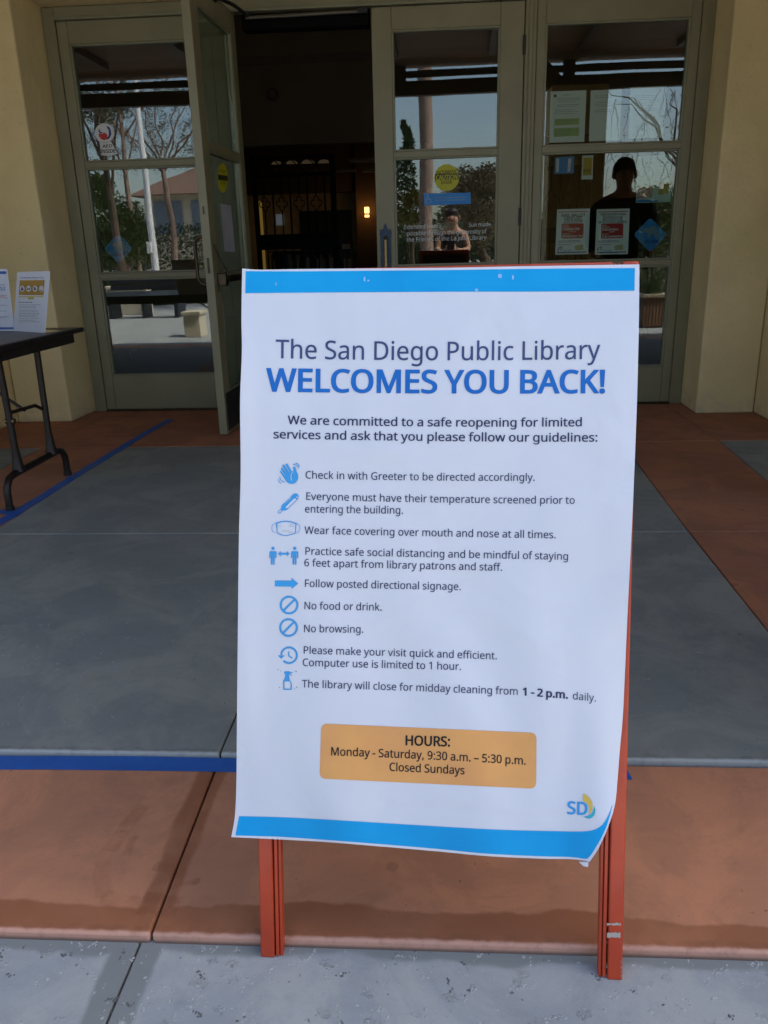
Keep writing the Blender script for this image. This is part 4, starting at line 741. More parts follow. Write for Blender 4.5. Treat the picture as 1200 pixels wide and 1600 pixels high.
print_loops('colour_field', [[(997, 291), (1022, 289), (1018, 309), (995, 310)]], S1, mat('dusty_pink', (.45, .25, .22), .6), o); print_loops('colour_field', [[(1030, 285), (1046, 284), (1044, 303), (1028, 304)]], S1, GOLD, o)
print_loops('blue_rule', [[(995, 312.5), (1028, 312), (1028, 315), (994.5, 316)]], S1, STB, o)
lines(o, S1, 1024, 1046, [250, 253, 256, 260, 266, 270, 274], .8, INKG, .3, seed=8)
# ballot posters
def ballot(x0, head, body, label, seed):
    P = [(x0+870.5, 327.2), (x0+922, 325.8), (x0+919, 397), (x0+867.5, 398)]
    o = sheet('ballot_poster', P, PAPER, label, 'poster', group='ballot drop-off posters in the right pane')
    X = x0
    print_loops('top_rule', [seg_loop((X+873, 331.4), (X+919, 330.2), 1.2)], S1, REDI, o)
    for i, h in enumerate(head):
        s_, a, b_, y, c = h
        print_text('heading', s_, (X+a, y), (X+b_, y-.8), c, S1, INKB, o, .07)
    L = [[(877.5, 350.5), (880, 349.3), (910, 348.8), (912, 350), (911.5, 371), (909.5, 372), (879, 372.8), (877, 371.5)]]
    print_loops('red_panel', [[(X+x, y) for x, y in l] for l in L], S1, REDI, o)
    for s_, a, b_, y, c, bo in body: print_text('lettering', s_, (X+a, y), (X+b_, y-.6), c, S2, WHITES, o, bo)
    lines(o, S1, X+872, X+908, [376.5, 378.6], .8, DEEPBL, .1, slope=-.02, seed=seed); lines(o, S1, X+872, X+893, [382.5], .8, REDI, .1, slope=-.02, seed=seed+1)
    print_loops('arc_mark', [arc_loop((X+877, 391), 5, 1.4, 70, 200, 10), arc_loop((X+878, 391.5), 2.8, 1, 70, 190, 8)], S1, DEEPBL, o)
    lines(o, S1, X+880, X+894, [391.8], 1.0, STB, .05, slope=-.02, seed=seed+2)
    print_loops('envelope', [[(X+898, 384), (X+911, 381.5), (X+912, 390), (X+899, 391.5)]], S1, mat('envelope_buff', (.55, .50, .28), .6), o)
    print_loops('bottom_rule', [seg_loop((X+870.5, 394.8), (X+916.5, 393.6), 1.5)], S1, DEEPBL, o)
ballot(0, [('MAIL BALLOT', 877, 915, 338.8, 4.6), ('DROP-OFF', 881.5, 909, 343.6, 4.4), ('LOCATION', 880.5, 910, 348.2, 4.4)],
       [('Starting', 878.5, 888, 353, 2, .05), ('Tuesday', 878.5, 890, 356, 2.2, .05), ('October 5th', 878.5, 906, 360, 3.8, .12), ('through', 889, 900, 363, 2, .05), ('Tuesday', 878.5, 890, 366.8, 2.2, .05), ('November 3rd', 878.5, 911, 371, 3.8, .12)],
       'English mail ballot drop-off poster with a red panel in the right pane', 10)
ballot(62, [('UBICACIÓN PARA', 876, 916, 336.8, 3.4), ('ENTREGA DE', 880, 911, 341.2, 3.3), ('BOLETAS DE', 880, 911, 345.2, 3.3), ('VOTO POR CORREO', 873, 918, 349, 3.3)],
       [('Desde', 878.5, 886, 353.4, 2, .05), ('el martes', 878.5, 891, 356.4, 2.2, .05), ('5 de octubre', 879, 904, 360.4, 3.6, .12), ('hasta', 890, 898, 363.4, 2, .05), ('el martes', 878.5, 889, 367, 2.2, .05), ('3 de noviembre', 878.5, 910.5, 371.2, 3.4, .12)],
       'Spanish mail ballot poster with a red panel, left of the blue diamond sticker', 20)
# stickers on the open leaf
def leafS(off):
    P = MO @ Vector((0, off, 0)); n = (MO.to_3x3() @ Vector((0, 1, 0)))
    return lambda px, py: at_plane(px, py, P, n)
L0, L1 = leafS(-.0036), leafS(-.0042)
t = thing('caution_disc', L0(348, 300), 'yellow caution disc seen edge-on in the open door', 'sticker')
print_loops('disc', [[(348+7.8*cos(2*pi*i/28), 278+23*sin(2*pi*i/28)+.5*7.8*cos(2*pi*i/28)*.5) for i in range(28)]], L0, YEL, t)
print_loops('black_bar', [[(340.5, 272.5), (356, 275), (356, 283), (341, 281)]], L1, mat('olive_black', (.045, .045, .008), .5), t)
print_text('lettering', 'AUTOMATIC', (342.5, 269.3), (354.2, 271), 4.2, L1, INKB, t); print_text('lettering', 'DOOR', (344.5, 287.5), (352.5, 288.4), 4.2, L1, INKB, t)
o = MB().add([L0(344.5, 318), L0(361, 321), L0(367.5, 394), L0(351, 392.5)], [(0, 1, 2, 3)]).build('notice', mat('paper_grey', (.42, .41, .46), .6), smooth=False); tag(o, 'pale paper notice on the open door below its yellow disc', 'notice')
# ------------------------------------------------------------------ A-frame sign
P0 = at_floor(424, 1497, -.045); P1 = at_floor(954, 1531.5, -.045)
UX = (P1-P0); UX.z = 0; UX.normalize(); HB = Vector((-UX.y, UX.x, 0)); LEAN = radians(12)
UP = Vector((0, 0, cos(LEAN))) + HB*sin(LEAN); NF = UX.cross(UP)         # NF towards us
def sg(s, t, o=0.0): return P0 + UX*s + UP*t + NF*o
MSG = Matrix(((UX.x, UP.x, NF.x, P0.x), (UX.y, UP.y, NF.y, P0.y), (UX.z, UP.z, NF.z, P0.z), (0, 0, 0, 1)))
TOPT = 1.0445; SW = (P1-P0).length
PANEL = mat('black_panel', (.018, .018, .02), .5)
fs = thing('sandwich_board', ((P0+P1)/2+HB*.2).to_tuple(), 'orange-red wooden sandwich board standing on the pavement and carrying the white library poster', 'sign board')
def rail_leg(s, side, M, nm='leg'):
    """side=+1: moulded inner edge on the +s side"""
    a, b = s-.0172, s+.0172
    m0, m1 = (a, b-.0125) if side > 0 else (a+.0125, b)
    q0, q1 = (b-.0125, b) if side > 0 else (a, a+.0125)
    L = box(nm, (m0, 0.0, -.020), (m1, TOPT, 0), ORANGE, fs, .0022, M=M)
    mo = MB()
    r0, r1 = (q0+.0022, q0+.0072) if side > 0 else (q1-.0072, q1-.0022)
    mo.box((r0, .002, -.020), (r1, TOPT-.002, -.0022), M)
    mo.build('moulding', ORANGE, L, bevel=.0008)
    x = (q1-.0045, q1) if side > 0 else (q0, q0+.0045)
    MB().box((x[0], .001, -.020), (x[1], TOPT-.001, -.0052), M).build('moulding', ORANGE, L, bevel=.001)
    MB().box((q0+.0002, .003, -.0195), (q1-.0002, TOPT-.003, -.0085), M).build('groove', GROOVE, L)
    return L
rail_leg(0, 1, MSG); lr = rail_leg(SW, -1, MSG @ Matrix.Translation((SW, 0, 0)) @ Matrix.Rotation(radians(.36), 4, 'Z') @ Matrix.Translation((-SW, 0, 0)))
box('top_rail', (.0174, TOPT-.035, -.020), (SW-.0240, TOPT-.0003, -.0003), ORANGE, fs, .002, M=MSG)
box('lower_rail', (.0174, .235, -.020), (SW-.0190, .27, -.0003), ORANGE, fs, .002, M=MSG)
box('front_panel', (.0176, .2703, -.014), (SW-.0240, TOPT-.0353, -.008), PANEL, fs, 0, M=MSG)
# rear frame, hinged at the top
BK = UP*-1 + HB*2*sin(LEAN); BK.normalize()
tp = sg(0, TOPT-.008, -.0225); NB = UX.cross(BK)
MB2 = Matrix(((UX.x, BK.x, NB.x, tp.x), (UX.y, BK.y, NB.y, tp.y), (UX.z, BK.z, NB.z, tp.z), (0, 0, 0, 1)))
for s in (0, SW): box('leg', (s-.0172, 0, -.0), (s+.0172, TOPT-.012, .020), ORANGE, fs, .002, M=MB2)
box('top_rail', (.0174, .0, .0003), (SW-.0174, .035, .0197), ORANGE, fs, .002, M=MB2)
box('rear_panel', (.0176, .0353, .006), (SW-.0176, .80, .012), PANEL, fs, 0, M=MB2)
for s in (.05, SW-.05): MB().tube([sg(s-.02, TOPT+.001, -.0215), sg(s+.02, TOPT+.001, -.0215)], .0035, 8).build('hinge', BRASS, fs)
# scuffed bare patches on the right leg
def legS(o): 
    P = sg(0, 0, o); return lambda px, py: at_plane(px, py, P, NF)
rnd = random.Random(5)
def rough_patch(x0, x1, y0, y1, n=9, j=1.2):
    top = [(x0+(x1-x0)*i/n, y0+rnd.uniform(-j, j)) for i in range(n+1)]; bot = [(x0+(x1-x0)*i/n, y1+rnd.uniform(-j, j)) for i in range(n, -1, -1)]
    return top+bot
for r_p in (rough_patch(948.5, 970, 1442, 1446), rough_patch(948.5, 969.5, 1457.5, 1464.5)): print_loops('bare_patch', [r_p], legS(.0004), WOODBARE, lr)
chips = []
for i in range(26):
    x = rnd.choice([970.3, 970.6, 948.2]) + rnd.uniform(-.8, .5); y = rnd.choice([rnd.uniform(1440, 1528), rnd.uniform(1500, 1530)]); r = rnd.uniform(.4, 1.5)
    chips.append([(x+r*.6*rnd.uniform(.5, 1), y), (x, y+r*rnd.uniform(.7, 1.6)), (x-r*.6, y), (x, y-r)])
print_loops('paint_chips', chips, legS(.0005), WOODBARE, lr)['kind'] = 'stuff'

# ------------------------------------------------------------------ poster sheet
def poly_at(pts, u):
    """point at fraction u (by x or y extent) on a polyline with smooth interpolation"""
    n = len(pts)-1; key = [((p[0]-pts[0][0])**2+(p[1]-pts[0][1])**2)**.5 for p in pts]
    acc = [0.0]
    for i in range(n): acc.append(acc[-1]+((pts[i+1][0]-pts[i][0])**2+(pts[i+1][1]-pts[i][1])**2)**.5)
    d = u*acc[-1]
    for i in range(n):
        if d <= acc[i+1]+1e-9:
            t = (d-acc[i])/(acc[i+1]-acc[i]+1e-12)
            def ctrl(k): k = max(0, min(n, k)); return Vector(pts[k])
            p0, p1, p2, p3 = ctrl(i-1), Vector(pts[i]), Vector(pts[i+1]), ctrl(i+2)
            m1 = (p2-p0)*.5*((acc[i+1]-acc[i])/max(1e-6, (acc[i+1]-acc[max(0, i-1)]))*2 if i > 0 else 1); m2 = (p3-p1)*.5*((acc[i+1]-acc[i])/max(1e-6, (acc[min(n, i+2)]-acc[i]))*2 if i+2 <= n else 1)
            h = (2*t**3-3*t*t+1)*p1 + (t**3-2*t*t+t)*m1 + (-2*t**3+3*t*t)*p2 + (t**3-t*t)*m2
            return h
    return Vector(pts[-1])
LEFT = [(378.4, 419.5), (377.2, 500), (378, 545), (375.2, 625), (376, 740), (373.3, 840), (371.5, 1000), (370, 1150), (369.3, 1225), (367, 1275), (361.3, 1308)]
RIGHT = [(999, 413), (998.3, 500), (995.5, 620), (991, 740), (986, 850), (980.5, 960), (976.5, 1050), (973, 1122), (968.5, 1172), (965, 1217), (961, 1256), (951, 1290), (935, 1326), (921, 1347)]
TOP = [(378.4, 419.5), (402, 421.3), (473, 420.4), (587, 419.3), (700, 418.3), (801, 416.3), (900, 414.6), (999, 413)]
BOT = [(361.3, 1308), (404, 1310), (499, 1315), (563, 1320), (680, 1330), (760, 1337.5), (849, 1341.8), (885, 1342.2), (904, 1343.5), (921, 1347)]
def coons(u, v):
    l, r = poly_at(LEFT, v), poly_at(RIGHT, v); t, b = poly_at(TOP, u), poly_at(BOT, u)
    tl, tr, bl, br = (Vector(p) for p in (TOP[0], TOP[-1], BOT[0], BOT[-1]))
    return l*(1-u)+r*u + t*(1-v)+b*v - (tl*(1-u)*(1-v)+tr*u*(1-v)+bl*(1-u)*v+br*u*v)
def sm(a, b, x):
    t = max(0., min(1., (x-a)/(b-a))); return t*t*(3-2*t)
def bulge(s, t):
    """how far the sheet stands off the board, metres"""
    x = (s+.03)/.56
    d = .0035
    d += .0048*(noise.noise(Vector((s*5.5, t*3.2, 3.1)))+.5) + .0016*(noise.noise(Vector((s*17, t*7, 9.4)))+.4)
    d += .0042*(1+sin(s*38+t*9+2*noise.noise(Vector((s*4, t*4, 0)))))*sm(.95, .2, t)*sm(.0, .25, x)
    lowb = sm(.62, .20, t)
    d += .016*lowb*sin(pi*max(0., min(1., x)))**.8
    d += .0060*lowb*(1+sin(s*62+1.2+t*3))*sm(.55, .95, x)
    d += .030*sm(.34, .18, t)*sm(.72, .98, x)                      # lifted lower right corner
    d += .012*sm(.27, .19, t)*sm(.10, -.02, x)                     # and a little at the lower left
    d += .0035*sm(.06, .0, x)*(1+sin(t*17))                         # wavy left margin
    # pinned along the top
    k = sm(1.035, .93, t); d = .0035 + (d-.0035)*(.15+.85*k)
    return max(d, .0028)
def psurf(lift=0.0):
    base = sg(0, 0, 0)
    def f(px, py):
        q = at_plane(px, py, base, NF) - P0
        s, t = q.dot(UX), q.dot(UP)
        for _ in range(2):
            d = bulge(s, t)
            q = at_plane(px, py, base+NF*d, NF) - P0; s, t = q.dot(UX), q.dot(UP)
        return at_plane(px, py, base+NF*(d+lift), NF)
    return f
def poster_mat():
    m, nt, b = new_mat('poster_paper'); p = pos(nt)
    b.inputs['Base Color'].default_value = (.565, .57, .625, 1)
    b.inputs['Roughness'].default_value = .34; b.inputs['Specular IOR Level'].default_value = .45
    h = mth(nt, 'ADD', noise_n(nt, p, 5.5, 2, .4, .9), mth(nt, 'MULTIPLY', noise_n(nt, p, 34, 2, .4, 1.0), .05))
    bump(nt, b, h, .7, .016); return m
PMAT = poster_mat()
nx, ny = 84, 120
PF = psurf(0)
pb_ = MB(); fr_v = []
for j in range(ny+1):
    for i in range(nx+1):
        q = coons(i/nx, j/ny); fr_v.append(PF(q.x, q.y))
bk_v = [v - NF*.0005 for v in fr_v]; W_ = nx+1; n_ = len(fr_v)
ff = [(j*W_+i, (j+1)*W_+i, (j+1)*W_+i+1, j*W_+i+1) for j in range(ny) for i in range(nx)]
fb = [(n_+a, n_+d, n_+c, n_+b) for a, b, c, d in ff]
rim = [j*W_ for j in range(ny)] + [ny*W_+i for i in range(nx)] + [j*W_+nx for j in range(ny, 0, -1)] + [i for i in range(nx, 0, -1)]
fe = [(rim[k], n_+rim[k], n_+rim[(k+1) % len(rim)], rim[(k+1) % len(rim)]) for k in range(len(rim))]
pb_.sm = True; pb_.add(fr_v+bk_v, ff+fb+fe)
poster = pb_.build('library_poster', PMAT, None, smooth=True)
tag(poster, 'large white library welcome poster with blue bands taped to the orange sandwich board', 'poster')
def band(name, top, bot, m, lift=.0004, nx=90, ny=5):
    S = psurf(lift); b = MB(); vs = []
    for j in range(ny+1):
        for i in range(nx+1):
            q = poly_at(top, i/nx)*(1-j/ny) + poly_at(bot, i/nx)*(j/ny); vs.append(S(q.x, q.y))
    b.add(vs, [(j*(nx+1)+i, (j+1)*(nx+1)+i, (j+1)*(nx+1)+i+1, j*(nx+1)+i+1) for j in range(ny) for i in range(nx)])
    return b.build(name, m, poster, smooth=True)
band('blue_band', [(384, 423.8), (473, 424), (587, 423), (700, 422), (801, 420.5), (900, 419.4), (992, 418.8)],
     [(383.3, 458.2), (460, 457.4), (536, 456.8), (700, 455.8), (840, 455.6), (920, 454.8), (991.5, 454.2)], SKYB)
band('blue_band', [(373.6, 1275.3), (440, 1277), (499, 1280), (590, 1285.5), (680, 1291), (776, 1296.3), (860, 1298.6), (912, 1299.2), (930, 1296), (942, 1288), (950, 1275), (955.5, 1262), (956.5, 1258)],
     [(367.8, 1305.3), (440, 1307.6), (499, 1311.6), (590, 1318.5), (680, 1326), (760, 1333.7), (849, 1338), (890, 1339), (905, 1340.5), (918, 1341.5), (932, 1322), (945, 1298), (952, 1278), (957, 1259)], SKYB)
PT = psurf(.0007); PT2 = psurf(.0011)
print_text('heading', 'The San Diego Public Library', (430.5, 559.5), (937.5, 560.5), 28.8, PT, INKH, poster, .018, mid=(684, 562.8))
print_text('heading', 'WELCOMES YOU BACK!', (416.5, 611), (947.5, 613.6), 35, PT, BLUEH, poster, .085, mid=(682, 613.8))
print_text('subheading', 'We are committed to a safe reopening for limited', (449.5, 662.6), (910.5, 666), 13.2, PT, INK, poster, .045, mid=(680, 666.2))
print_text('subheading', 'services and ask that you please follow our guidelines:', (426.5, 684.8), (934.5, 690), 13.2, PT, INK, poster, .045, mid=(680, 689))
BODY = [('Check in with Greeter to be directed accordingly.', (476.5, 747.6), (836.5, 751.4), (660, 750.6)),
 ('Everyone must have their temperature screened prior to', (477, 781), (898.7, 787.3), (690, 785.2)),
 ('entering the building.', (475.7, 800.8), (630.7, 802.9), None),
 ('Wear face covering over mouth and nose at all times.', (475.5, 834), (869.3, 841.3), (680, 838)),
 ('Practice safe social distancing and be mindful of staying', (475.7, 866.7), (888.8, 874.9), (680, 870.8)),
 ('6 feet apart from library patrons and staff.', (474.6, 884.8), (785.4, 892), (640, 888.8)),
 ('Follow posted directional signage.', (475, 917.1), (721, 922.2), None),
 ('No food or drink.', (474.2, 952), (597.3, 954.2), None),
 ('No browsing.', (473.6, 987.8), (568.6, 988.8), None),
 ('Please make your visit quick and efficient.', (473, 1021.4), (777.3, 1030.5), (640, 1026)),
 ('Computer use is limited to 1 hour.', (472, 1040.6), (721.3, 1047), None),
 ('The library will close for midday cleaning from', (471.5, 1074), (810, 1086), (660, 1080.2))]
for s_, a, b_, m_ in BODY: print_text('text_line', s_, a, b_, 11.6, PT, INK, poster, 0.014, mid=m_)
print_text('text_line', '1 - 2 p.m.', (816, 1086.3), (888, 1091.6), 11.8, PT, INK, poster, .11)
print_text('text_line', 'daily.', (894.3, 1092.6), (932.2, 1096.4), 11.6, PT, INK, poster)
# hours box
hb = []
T_, R_, B_, L_ = [(501.8, 1130.5), (838.4, 1145.2), (837.6, 1232.4), (499.2, 1216.6)], 0, 0, 0
for i in range(4):
    p, q, r = Vector(T_[i-1]), Vector(T_[i]), Vector(T_[(i+1) % 4]); a = q+(p-q).normalized()*9; c = q+(r-q).normalized()*9
    for k in range(7):
        t = k/6; hb.append(tuple(a*(1-t)**2+q*2*t*(1-t)+c*t*t))
    n2 = r+(q-r).normalized()*9
    for k in range(1, 40): hb.append(tuple(c+(n2-c)*k/40))
# fill as a grid so it follows the sheet
bx_ = MB(); vs = []; nxb, nyb = 60, 16; Sb = psurf(.0005)
def hbq(u, v):
    q = (Vector(T_[0])*(1-u)+Vector(T_[1])*u)*(1-v)+(Vector(T_[3])*(1-u)+Vector(T_[2])*u)*v
    q.y += 0.9*sin(pi*u)*0; return q
us = [0]+[.004, .010, .018, .026]+[.026+(.948)*i/nxb for i in range(1, nxb)]+[.974, .982, .990, .996, 1]
def inset(u):
    r = .026; e = min(u, 1-u)
    return 0 if e >= r else (1-(1-((r-e)/r)**2)**.5)*.105
for j in range(nyb+1):
    for u in us:
        iv = inset(u); v = iv + (1-2*iv)*j/nyb; q = hbq(u, v); vs.append(Sb(q.x, q.y))
wv = len(us)
bx_.add(vs, [(j*wv+i, (j+1)*wv+i, (j+1)*wv+i+1, j*wv+i+1) for j in range(nyb) for i in range(wv-1)])
hbox = bx_.build('hours_box', AMBER, poster, smooth=True)
print_text('text_line', 'HOURS:', (632.3, 1164.2), (704, 1166.3), 15, PT2, INKB, hbox, .085)
print_text('text_line', 'Monday - Saturday, 9:30 a.m. – 5:30 p.m.', (516, 1180.2), (822.4, 1195), 12.8, PT2, INKB, hbox, .03, mid=(672, 1186.6))
print_text('text_line', 'Closed Sundays', (607.7, 1204.4), (726.3, 1210), 12.8, PT2, INKB, hbox, .03)
# icons
def icon(loops, m=ICON, S=None, nm='icon'): return print_loops(nm, loops, S or PT, m, poster)
def zpx(ox, oy, k, P): return [(ox+x/k, oy+y/k) for x, y in P]
Z1 = lambda P: zpx(410, 710, 16, P)
palm = Z1([(440, 440), (430, 425), (440, 412), (458, 412), (475, 425), (560, 540), (572, 538), (465, 375), (462, 345), (478, 328), (500, 335), (612, 485), (622, 482), (500, 300), (498, 275), (512, 258), (532, 258), (550, 272), (675, 448), (688, 443), (580, 272), (576, 250), (590, 232), (610, 230), (628, 245), (735, 420), (752, 430), (770, 415), (775, 380), (765, 330), (775, 310), (800, 302), (825, 318), (845, 400), (885, 500), (895, 570), (880, 640), (840, 700), (780, 735), (710, 738), (640, 715), (590, 670), (550, 600)])
icon([palm]); icon([Z1([(752, 440), (770, 425), (745, 480), (725, 520), (722, 570), (728, 620), (745, 655), (732, 660), (712, 620), (705, 560), (712, 510), (735, 470)])], PMAT, PT2)
def zarc(cx, cy, r, w_, a0, a1, k=16, ox=410, oy=710): return arc_loop((ox+cx/k, oy+cy/k), r/k, w_/k, a0, a1, 10)
icon([zarc(770, 390, 140, 20, 15, 95), zarc(815, 330, 112, 20, 10, 85), zarc(570, 560, 135, 18, 180, 265), zarc(510, 620, 110, 18, 178, 250)])
icon([Z1([(700, 1070), (760, 1000), (810, 975), (860, 980), (895, 1015), (905, 1060), (890, 1110), (650, 1355), (600, 1395), (550, 1405), (500, 1410), (440, 1480), (425, 1485), (385, 1450), (385, 1435), (455, 1360), (470, 1340), (475, 1290), (500, 1250), (560, 1200)])])
icon([Z1([(585, 1310), (790, 1105), (820, 1100), (845, 1115), (840, 1140), (635, 1340), (600, 1345), (582, 1330)]), Z1([(400, 1440), (460, 1385), (485, 1400), (430, 1462)]), circ((410+865/16, 710+1070/16), 1.1, 12)] + [Z1([(a-6, b_-6), (a+16, b_+22), (a+24, b_+14), (a+4, b_-14)]) for a, b_ in ((580, 1200), (620, 1165), (655, 1130), (690, 1095))], PMAT, PT2)
K2 = 1200/70
Z2 = lambda P: zpx(410, 805, K2, P)
mo_ = [(350, 205), (500, 160), (640, 148), (770, 165), (915, 212), (900, 350), (890, 490), (770, 530), (640, 560), (520, 545), (385, 490), (375, 350)]
mi_ = [(398, 225), (510, 188), (640, 178), (770, 195), (882, 235), (878, 350), (870, 475), (760, 512), (640, 540), (530, 525), (402, 475), (398, 350)]
icon([Z2(mo_), Z2(mi_)]); icon([arc_loop((410+350/K2, 805+345/K2), 100/K2, .7, 95, 265, 14, ry=122/K2)]); icon([arc_loop((410+905/K2, 805+352/K2), 100/K2, .7, -85, 85, 14, ry=128/K2)])
icon([Z2([(430, 268), (520, 250), (520, 257), (430, 276)]), Z2([(430, 312), (510, 295), (510, 302), (430, 320)]), Z2([(730, 240), (830, 250), (830, 258), (730, 248)]), Z2([(700, 290), (850, 296), (850, 304), (700, 298)]), Z2([(520, 418), (740, 420), (740, 430), (520, 428)]), Z2([(710, 468), (820, 450), (820, 458), (710, 478)]), Z2([(420, 462), (520, 488), (520, 495), (420, 470)])], STBL)
def manicon(x):
    b = [(x-95, 985), (x-75, 965), (x+75, 965), (x+95, 985), (x+95, 1145), (x+62, 1145), (x+60, 1020), (x+50, 1020), (x+46, 1310), (x+30, 1330), (x+10, 1325), (x+5, 1120), (x-5, 1120), (x-10, 1325), (x-30, 1330), (x-58, 1310), (x-55, 1020), (x-65, 1020), (x-65, 1145), (x-98, 1145)]
    icon([Z2(b), circ((410+x/K2, 805+888/K2), 44/K2, 16)])
manicon(282); manicon(865)
icon([Z2([(415, 1030), (495, 960), (495, 1008), (650, 1008), (650, 960), (730, 1030), (650, 1108), (650, 1058), (495, 1058), (495, 1108)])])
K4 = 3.75
icon([zpx(400, 890, K4, [(110, 64), (208, 65), (208, 48), (247, 82), (208, 115), (208, 100), (110, 99)])])
for cx_, cy_ in ((193, 208), (190, 340)):
    c_ = (400+cx_/K4, 890+cy_/K4)
    icon([circ(c_, 14.6, 36), circ(c_, 11.4, 36)]); icon([seg_loop((c_[0]-8.6, c_[1]+8.6), (c_[0]+8.6, c_[1]-8.6), 3.2)])
K3 = 1067/60
Z3 = lambda P: zpx(420, 1000, K3, P)
cc = (420+560/K3, 1000+425/K3)
icon([arc_loop(cc, 217/K3, 2.9, -225+90, 178, 34)]); icon([Z3([(245, 428), (440, 430), (345, 525)]), Z3([(535, 325), (568, 325), (568, 435), (660, 490), (645, 520), (535, 450)])])
icon([Z3([(425, 890), (440, 872), (560, 868), (590, 890), (668, 893), (668, 912), (590, 915), (635, 975), (635, 992), (612, 990), (572, 935), (560, 975), (572, 1080), (595, 1140), (635, 1205), (637, 1385), (397, 1385), (395, 1130), (430, 1095), (455, 1000), (460, 965), (440, 935), (425, 920)]), Z3([(430, 1150), (580, 1150), (605, 1215), (605, 1355), (428, 1355)])])
icon([circ((434.5, 1046), 1.0, 8), circ((438.5, 1048.5), .8, 8), circ((462.5, 1049), 1.2, 8), circ((436.8, 1074), 1.1, 8), circ((460.5, 1076.5), .9, 8), circ((463.6, 1073.8), 1.1, 8)], STBL)
# city mark
KL = 1200/110; ZL = lambda P: zpx(870, 1220, KL, P)
print_text('city_mark', 'SD', (885.6, 1271.6), (918.6, 1273.6), 19.4, PT, ICON, poster, .10)
icon([ZL([(445, 215), (490, 235), (550, 285), (595, 350), (612, 420), (605, 490), (575, 545), (545, 570), (548, 530), (555, 480), (540, 420), (500, 370), (445, 340)])], mat('mark_yellow', (.62, .42, .06), .45), nm='city_mark')
icon([ZL([(635, 425), (655, 480), (655, 540), (635, 595), (590, 635), (540, 645), (490, 632), (455, 612), (520, 600), (580, 570), (615, 520), (632, 470)])], mat('mark_teal', (.02, .36, .45), .45), nm='city_mark')
# folded tip at the lower right corner
cf = MB(); q_ = [PF(904, 1345), PF(919, 1345.5), PF(918.5, 1353), PF(911, 1351.5)]
q_ = [q+NF*.003 for q in q_]; q2 = [q-NF*.0006 for q in q_]
cf.add(q_+q2, [(0, 3, 2, 1), (4, 5, 6, 7), (0, 1, 5, 4), (1, 2, 6, 5), (2, 3, 7, 6), (3, 0, 4, 7)]).build('folded_corner', PMAT, poster, smooth=False)
# bits of clear packing tape and small scuffs on the top band
clear = glass_mat('clear_tape', 1.5, tint=(.86, .90, .95), wob=0)
for P in ([(840, 452), (846, 446), (857, 470), (851, 476)], ):
    pass
print_loops('scuff', [rough_patch(430.5, 432.2, 441, 446.5, 3, .5), rough_patch(778, 784, 428, 434, 4, 1.2), rough_patch(742, 747, 451, 455.5, 4, .8), rough_patch(568, 571, 433, 440, 3, 1), rough_patch(574, 577, 437, 440, 3, .6), rough_patch(800, 803, 430, 436, 3, 1.0)], psurf(.0009), mat('scuffed_print', (.22, .45, .74), .5), poster)

# ------------------------------------------------------------------ blue tape on the floor
def tape(pts, wd, z, label, ragged=True, seed=0):
    """pts: floor points; one strip of tape, very slightly wavy"""
    r = random.Random(seed); P = [Vector((p[0], p[1], 0)) for p in pts]; n = 40; a, b = P[0], P[-1]; d = (b-a); L = d.length; d.normalize(); nn = Vector((-d.y, d.x, 0))
    vs = []; fs = []
    for i in range(n+1):
        u = i/n; c = a+d*L*u; c += nn*(.0025*sin(u*9+seed)+.0012*sin(u*31))
        hw = wd/2*(1+.02*sin(u*50)); e0 = r.uniform(-.004, .004) if i in (0, n) else 0
        z_ = z + .0011 + .0009*max(0, sin(u*23+seed))*(i % 3 == 0)
        vs += [c-nn*hw+d*e0+Vector((0, 0, z_)), c+nn*hw-d*e0+Vector((0, 0, z_))]
    top = len(vs); vs += [v-Vector((0, 0, .0009)) for v in vs]
    for i in range(n): k = 2*i; fs += [(k, k+2, k+3, k+1), (top+k, top+k+1, top+k+3, top+k+2), (k, top+k, top+k+2, k+2), (k+1, k+3, top+k+3, top+k+1)]
    fs += [(0, 1, top+1, top), (2*n, top+2*n, top+2*n+1, 2*n+1)]
    o = MB().add(vs, fs).build('floor_tape', TAPE, None, smooth=False); return tag(o, label, 'tape', 'blue tape stuck to the porch floor')
tape([(-2.6, 1.390), (.384, 1.390)], .046, -.0098, 'blue tape running along the lip in front of the grey slabs, behind the sandwich board', seed=1)
ta, tb, tc = at_floor(-40, 838), at_floor(196, 694.5), at_floor(266, 656)
tape([(ta.x+.012, ta.y), (tb.x+.010, tb.y+.02)], .050, 0.0, 'long blue tape strip beside the table legs on the left red slab', seed=2)
tape([(tb.x+.006, tb.y-.03), (tc.x, tc.y)], .047, .0014, 'shorter blue tape strip leading on to the left glazed panel', seed=3)
td, te = at_floor(-60, 794), at_floor(32, 803)
tape([(td.x, td.y), (te.x, te.y)], .042, .0016, 'short blue tape end crossing under the near table leg', seed=4)

# ------------------------------------------------------------------ folding table with two paper stands
TZ = .682
TOPM = mat('table_laminate', (.085, .075, .072), .38, (.07, .062, .06), 14, .1, 120)
EDGE = mat('table_edge', (.014, .010, .010), .5)
STEEL = mat('brown_steel', (.028, .018, .014), .42, (.020, .013, .011), 20, metal=.4)
tx1 = -1.695
tb_ = thing('folding_table', (-2.4, 3.36, 0), 'brown folding table with steel legs standing at the left edge', 'table')
box('table_top', (-3.35, 2.90, TZ-.013), (tx1, 3.83, TZ), TOPM, tb_, .004)
tr_ = box('edge_trim', (-3.352, 2.888, TZ-.022), (tx1+.012, 2.8995, TZ-.001), EDGE, tb_, .004)
box('edge_trim', (tx1+.0005, 2.888, TZ-.022), (tx1+.012, 3.842, TZ-.001), EDGE, tb_, .004); box('edge_trim', (-3.352, 3.8305, TZ-.022), (tx1+.012, 3.842, TZ-.001), EDGE, tb_, .004)
